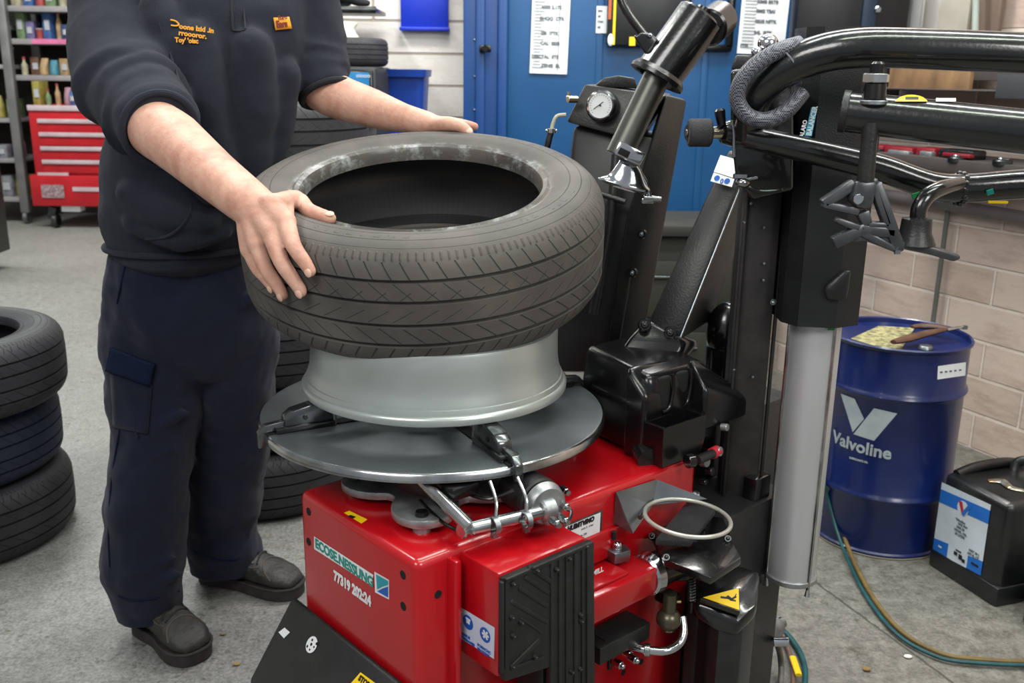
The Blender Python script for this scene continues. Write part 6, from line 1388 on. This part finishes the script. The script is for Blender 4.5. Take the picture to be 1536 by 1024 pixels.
# items on shelves
cols = {'white': '#a6a8ae', 'blue': '#3c5f98', 'navy': '#2d3a66', 'black': '#202124', 'cream': '#a79e86', 'pink': '#96707f', 'tan': '#a98a66', 'green': '#6d8560', 'grey': '#83858c', 'red': '#9a3a3c', 'brown': '#6a4a38', 'yellow': '#94893f', 'teal': '#3f7f92', 'violet': '#6c6590'}
cn = list(cols); 
places = [('upper shelf', SH[1], 12), ('middle shelf', SH[0], 11), ('top shelf', SH[2], 10), ('second end bay shelf', SH[4], 5), ('third end bay shelf', SH[3], 5), ('lowest end bay shelf', SH[5], 5), ('uppermost end bay shelf', SH[6], 5), ('chest top', (ztop, TCX0+.03, TCX1-.03), 12)]
ordn = ['first', 'second', 'third', 'fourth', 'fifth', 'sixth', 'seventh', 'eighth', 'ninth', 'tenth', 'eleventh', 'twelfth', 'thirteenth', 'fourteenth', 'fifteenth', 'sixteenth', 'seventeenth', 'eighteenth']
rnd = random.Random(11)
for pname, (z_, x0, x1), n in places:
    step = (x1-x0)/n; yb_ = YT+.02 if pname == 'chest top' else YR-.02
    for k in range(n):
        c = rnd.choice(cn); kind = rnd.choice(['carton', 'tub', 'packet', 'bottle', 'carton', 'packet']); x = x0+step*(k+.5); w = step*.88; h = rnd.uniform(.12, .26) if pname != 'chest top' else rnd.uniform(.08, .20)
        if 'end bay' in pname: h = rnd.uniform(.10, .24)
        m_ = mat('clutter_'+c, cols[c], .6, 0, tuple(v*.55 for v in rgb(cols[c])), 22)
        on_ = 'on top of the red tool chest' if pname == 'chest top' else 'on '+pname+' of the rack'
        where = 'rack pole' if pname != 'chest top' else 'left end'
        lab_ = '%s %s %s, %s from the %s' % (c, kind, on_, ordn[k], where)
        mb = MB(); y_ = yb_+rnd.uniform(0, .08)
        if kind == 'carton':
            mb.box((x, y_+.08, z_+h/2), (w, .14, h), Matrix.Rotation(rnd.uniform(-.15, .15), 3, 'Z'), bev=.003); t_ = obj('carton', mb, m_); recentre(t_, (x, y_+.08, z_)); tag(t_, lab_, 'box', 'small parts on the rack')
            mb = MB(); mb.box((x, y_+.004, z_+h*.5), (w*.6, .008, h*.35)); lb_ = obj('printed_panel', mb, mat('clutter_white', cols['white']) if c != 'white' else mat('clutter_blue', cols['blue']), t_)
        elif kind == 'tub':
            mb.cyl((x, y_+.06, z_), (x, y_+.06, z_+h*.6), w*.40, w*.46, 20, bev=.003); t_ = obj('tub', mb, m_); recentre(t_, (x, y_+.06, z_)); tag(t_, lab_, 'tub', 'small parts on the rack')
            mb = MB(); mb.cyl((x, y_+.06, z_+h*.6), (x, y_+.06, z_+h*.66), w*.48, seg=20, bev=.002); obj('lid', mb, mat('clutter_white', cols['white']), t_)
        elif kind == 'bottle':
            mb.lathe([(0, 0), (w*.32, 0), (w*.34, .01), (w*.34, h*.65), (w*.14, h*.85), (w*.14, h), (0, h)], (x, y_+.06, z_), seg=20); t_ = obj('bottle', mb, m_); recentre(t_, (x, y_+.06, z_)); tag(t_, lab_, 'bottle', 'small parts on the rack')
            mb = MB(); mb.cyl((x, y_+.06, z_+h), (x, y_+.06, z_+h+.02), w*.17, seg=16); obj('cap', mb, mat('clutter_red', cols['red'], .6), t_)
        else:
            mb.loft([((x, y_+.06, z_+.004), (w*.48, 0, 0), (0, .05, 0)), ((x, y_+.06, z_+h*.35), (w*.46, 0, 0), (0, .045, 0)), ((x+rnd.uniform(-.02, .02), y_+.07, z_+h*.8), (w*.40, 0, 0), (0, .01, 0))], seg=14, power=3, round_ends=False); t_ = obj('packet', mb, m_); recentre(t_, (x, y_+.06, z_)); tag(t_, lab_, 'packet', 'small parts on the rack')
# black trolley at the left edge
t = thing('black_trolley', 'black steel trolley on castors just inside the left edge', 'trolley', atz(0, 418, 0))
q = atz(8, 418, 0); xr_t = at(8, 400, q.y).x-.16
mb = MB(); mb.box((xr_t-.3, q.y+.2, .62), (.6, .4, 1.0), bev=.01); obj('body', mb, BLKM, t)
for dx in (-.01, -.55):
    mb = MB(); mb.cyl((xr_t+dx-.02, q.y+.02, .045), (xr_t+dx+.02, q.y+.02, .045), .045, seg=20, bev=.005); mb.box((xr_t+dx, q.y+.02, .10), (.07, .07, .05), bev=.004); obj('castor', mb, BLKP, t)
# ---------------------------------------------------------------- light
w = bpy.data.worlds.new('world'); scene.world = w; w.use_nodes = True
bg = w.node_tree.nodes['Background']; bg.inputs[0].default_value = (.9, .95, 1.0, 1); bg.inputs[1].default_value = .36
def area(name, loc, target, sx, sy, power, col=(1, .98, .95)):
    l = bpy.data.lights.new(name, 'AREA'); l.shape = 'RECTANGLE'; l.size = sx; l.size_y = sy; l.energy = power; l.color = col
    o = bpy.data.objects.new(name, l); COL.objects.link(o); o.location = loc
    o.rotation_euler = (Vector(target)-Vector(loc)).to_track_quat('-Z', 'Y').to_euler(); return o
area('flash_bounce', (-1.2, -.6, 2.9), (-.1, 2.0, .8), 1.5, 1.0, 52)
area('strip_lamp', (.9, 1.9, 3.2), (.7, 1.9, 0), .25, 2.6, 55, (.97, 1, .95))
area('strip_lamp', (-1.6, 3.2, 3.2), (-1.6, 3.2, 0), .25, 2.6, 75, (.97, 1, .95))
area('strip_lamp', (-3.6, 6.6, 3.2), (-3.6, 6.6, 0), 2.6, .6, 170, (.97, 1, .95))
area('strip_lamp', (.6, 3.5, 3.2), (.3, 4.5, .8), 2.4, .3, 105, (1, .98, .95))
area('flash_fill', (1.5, -.3, 2.3), (.6, 2.2, .8), .8, .8, 30)
area('strip_lamp', (1.1, .9, 3.0), (1.0, 1.4, 1.2), 2.2, .12, 26, (.9, 1, .85))
scene.view_settings.view_transform = 'Standard'; scene.view_settings.exposure = 0; scene.view_settings.gamma = 1
try: scene.view_settings.look = 'None'
except Exception: pass
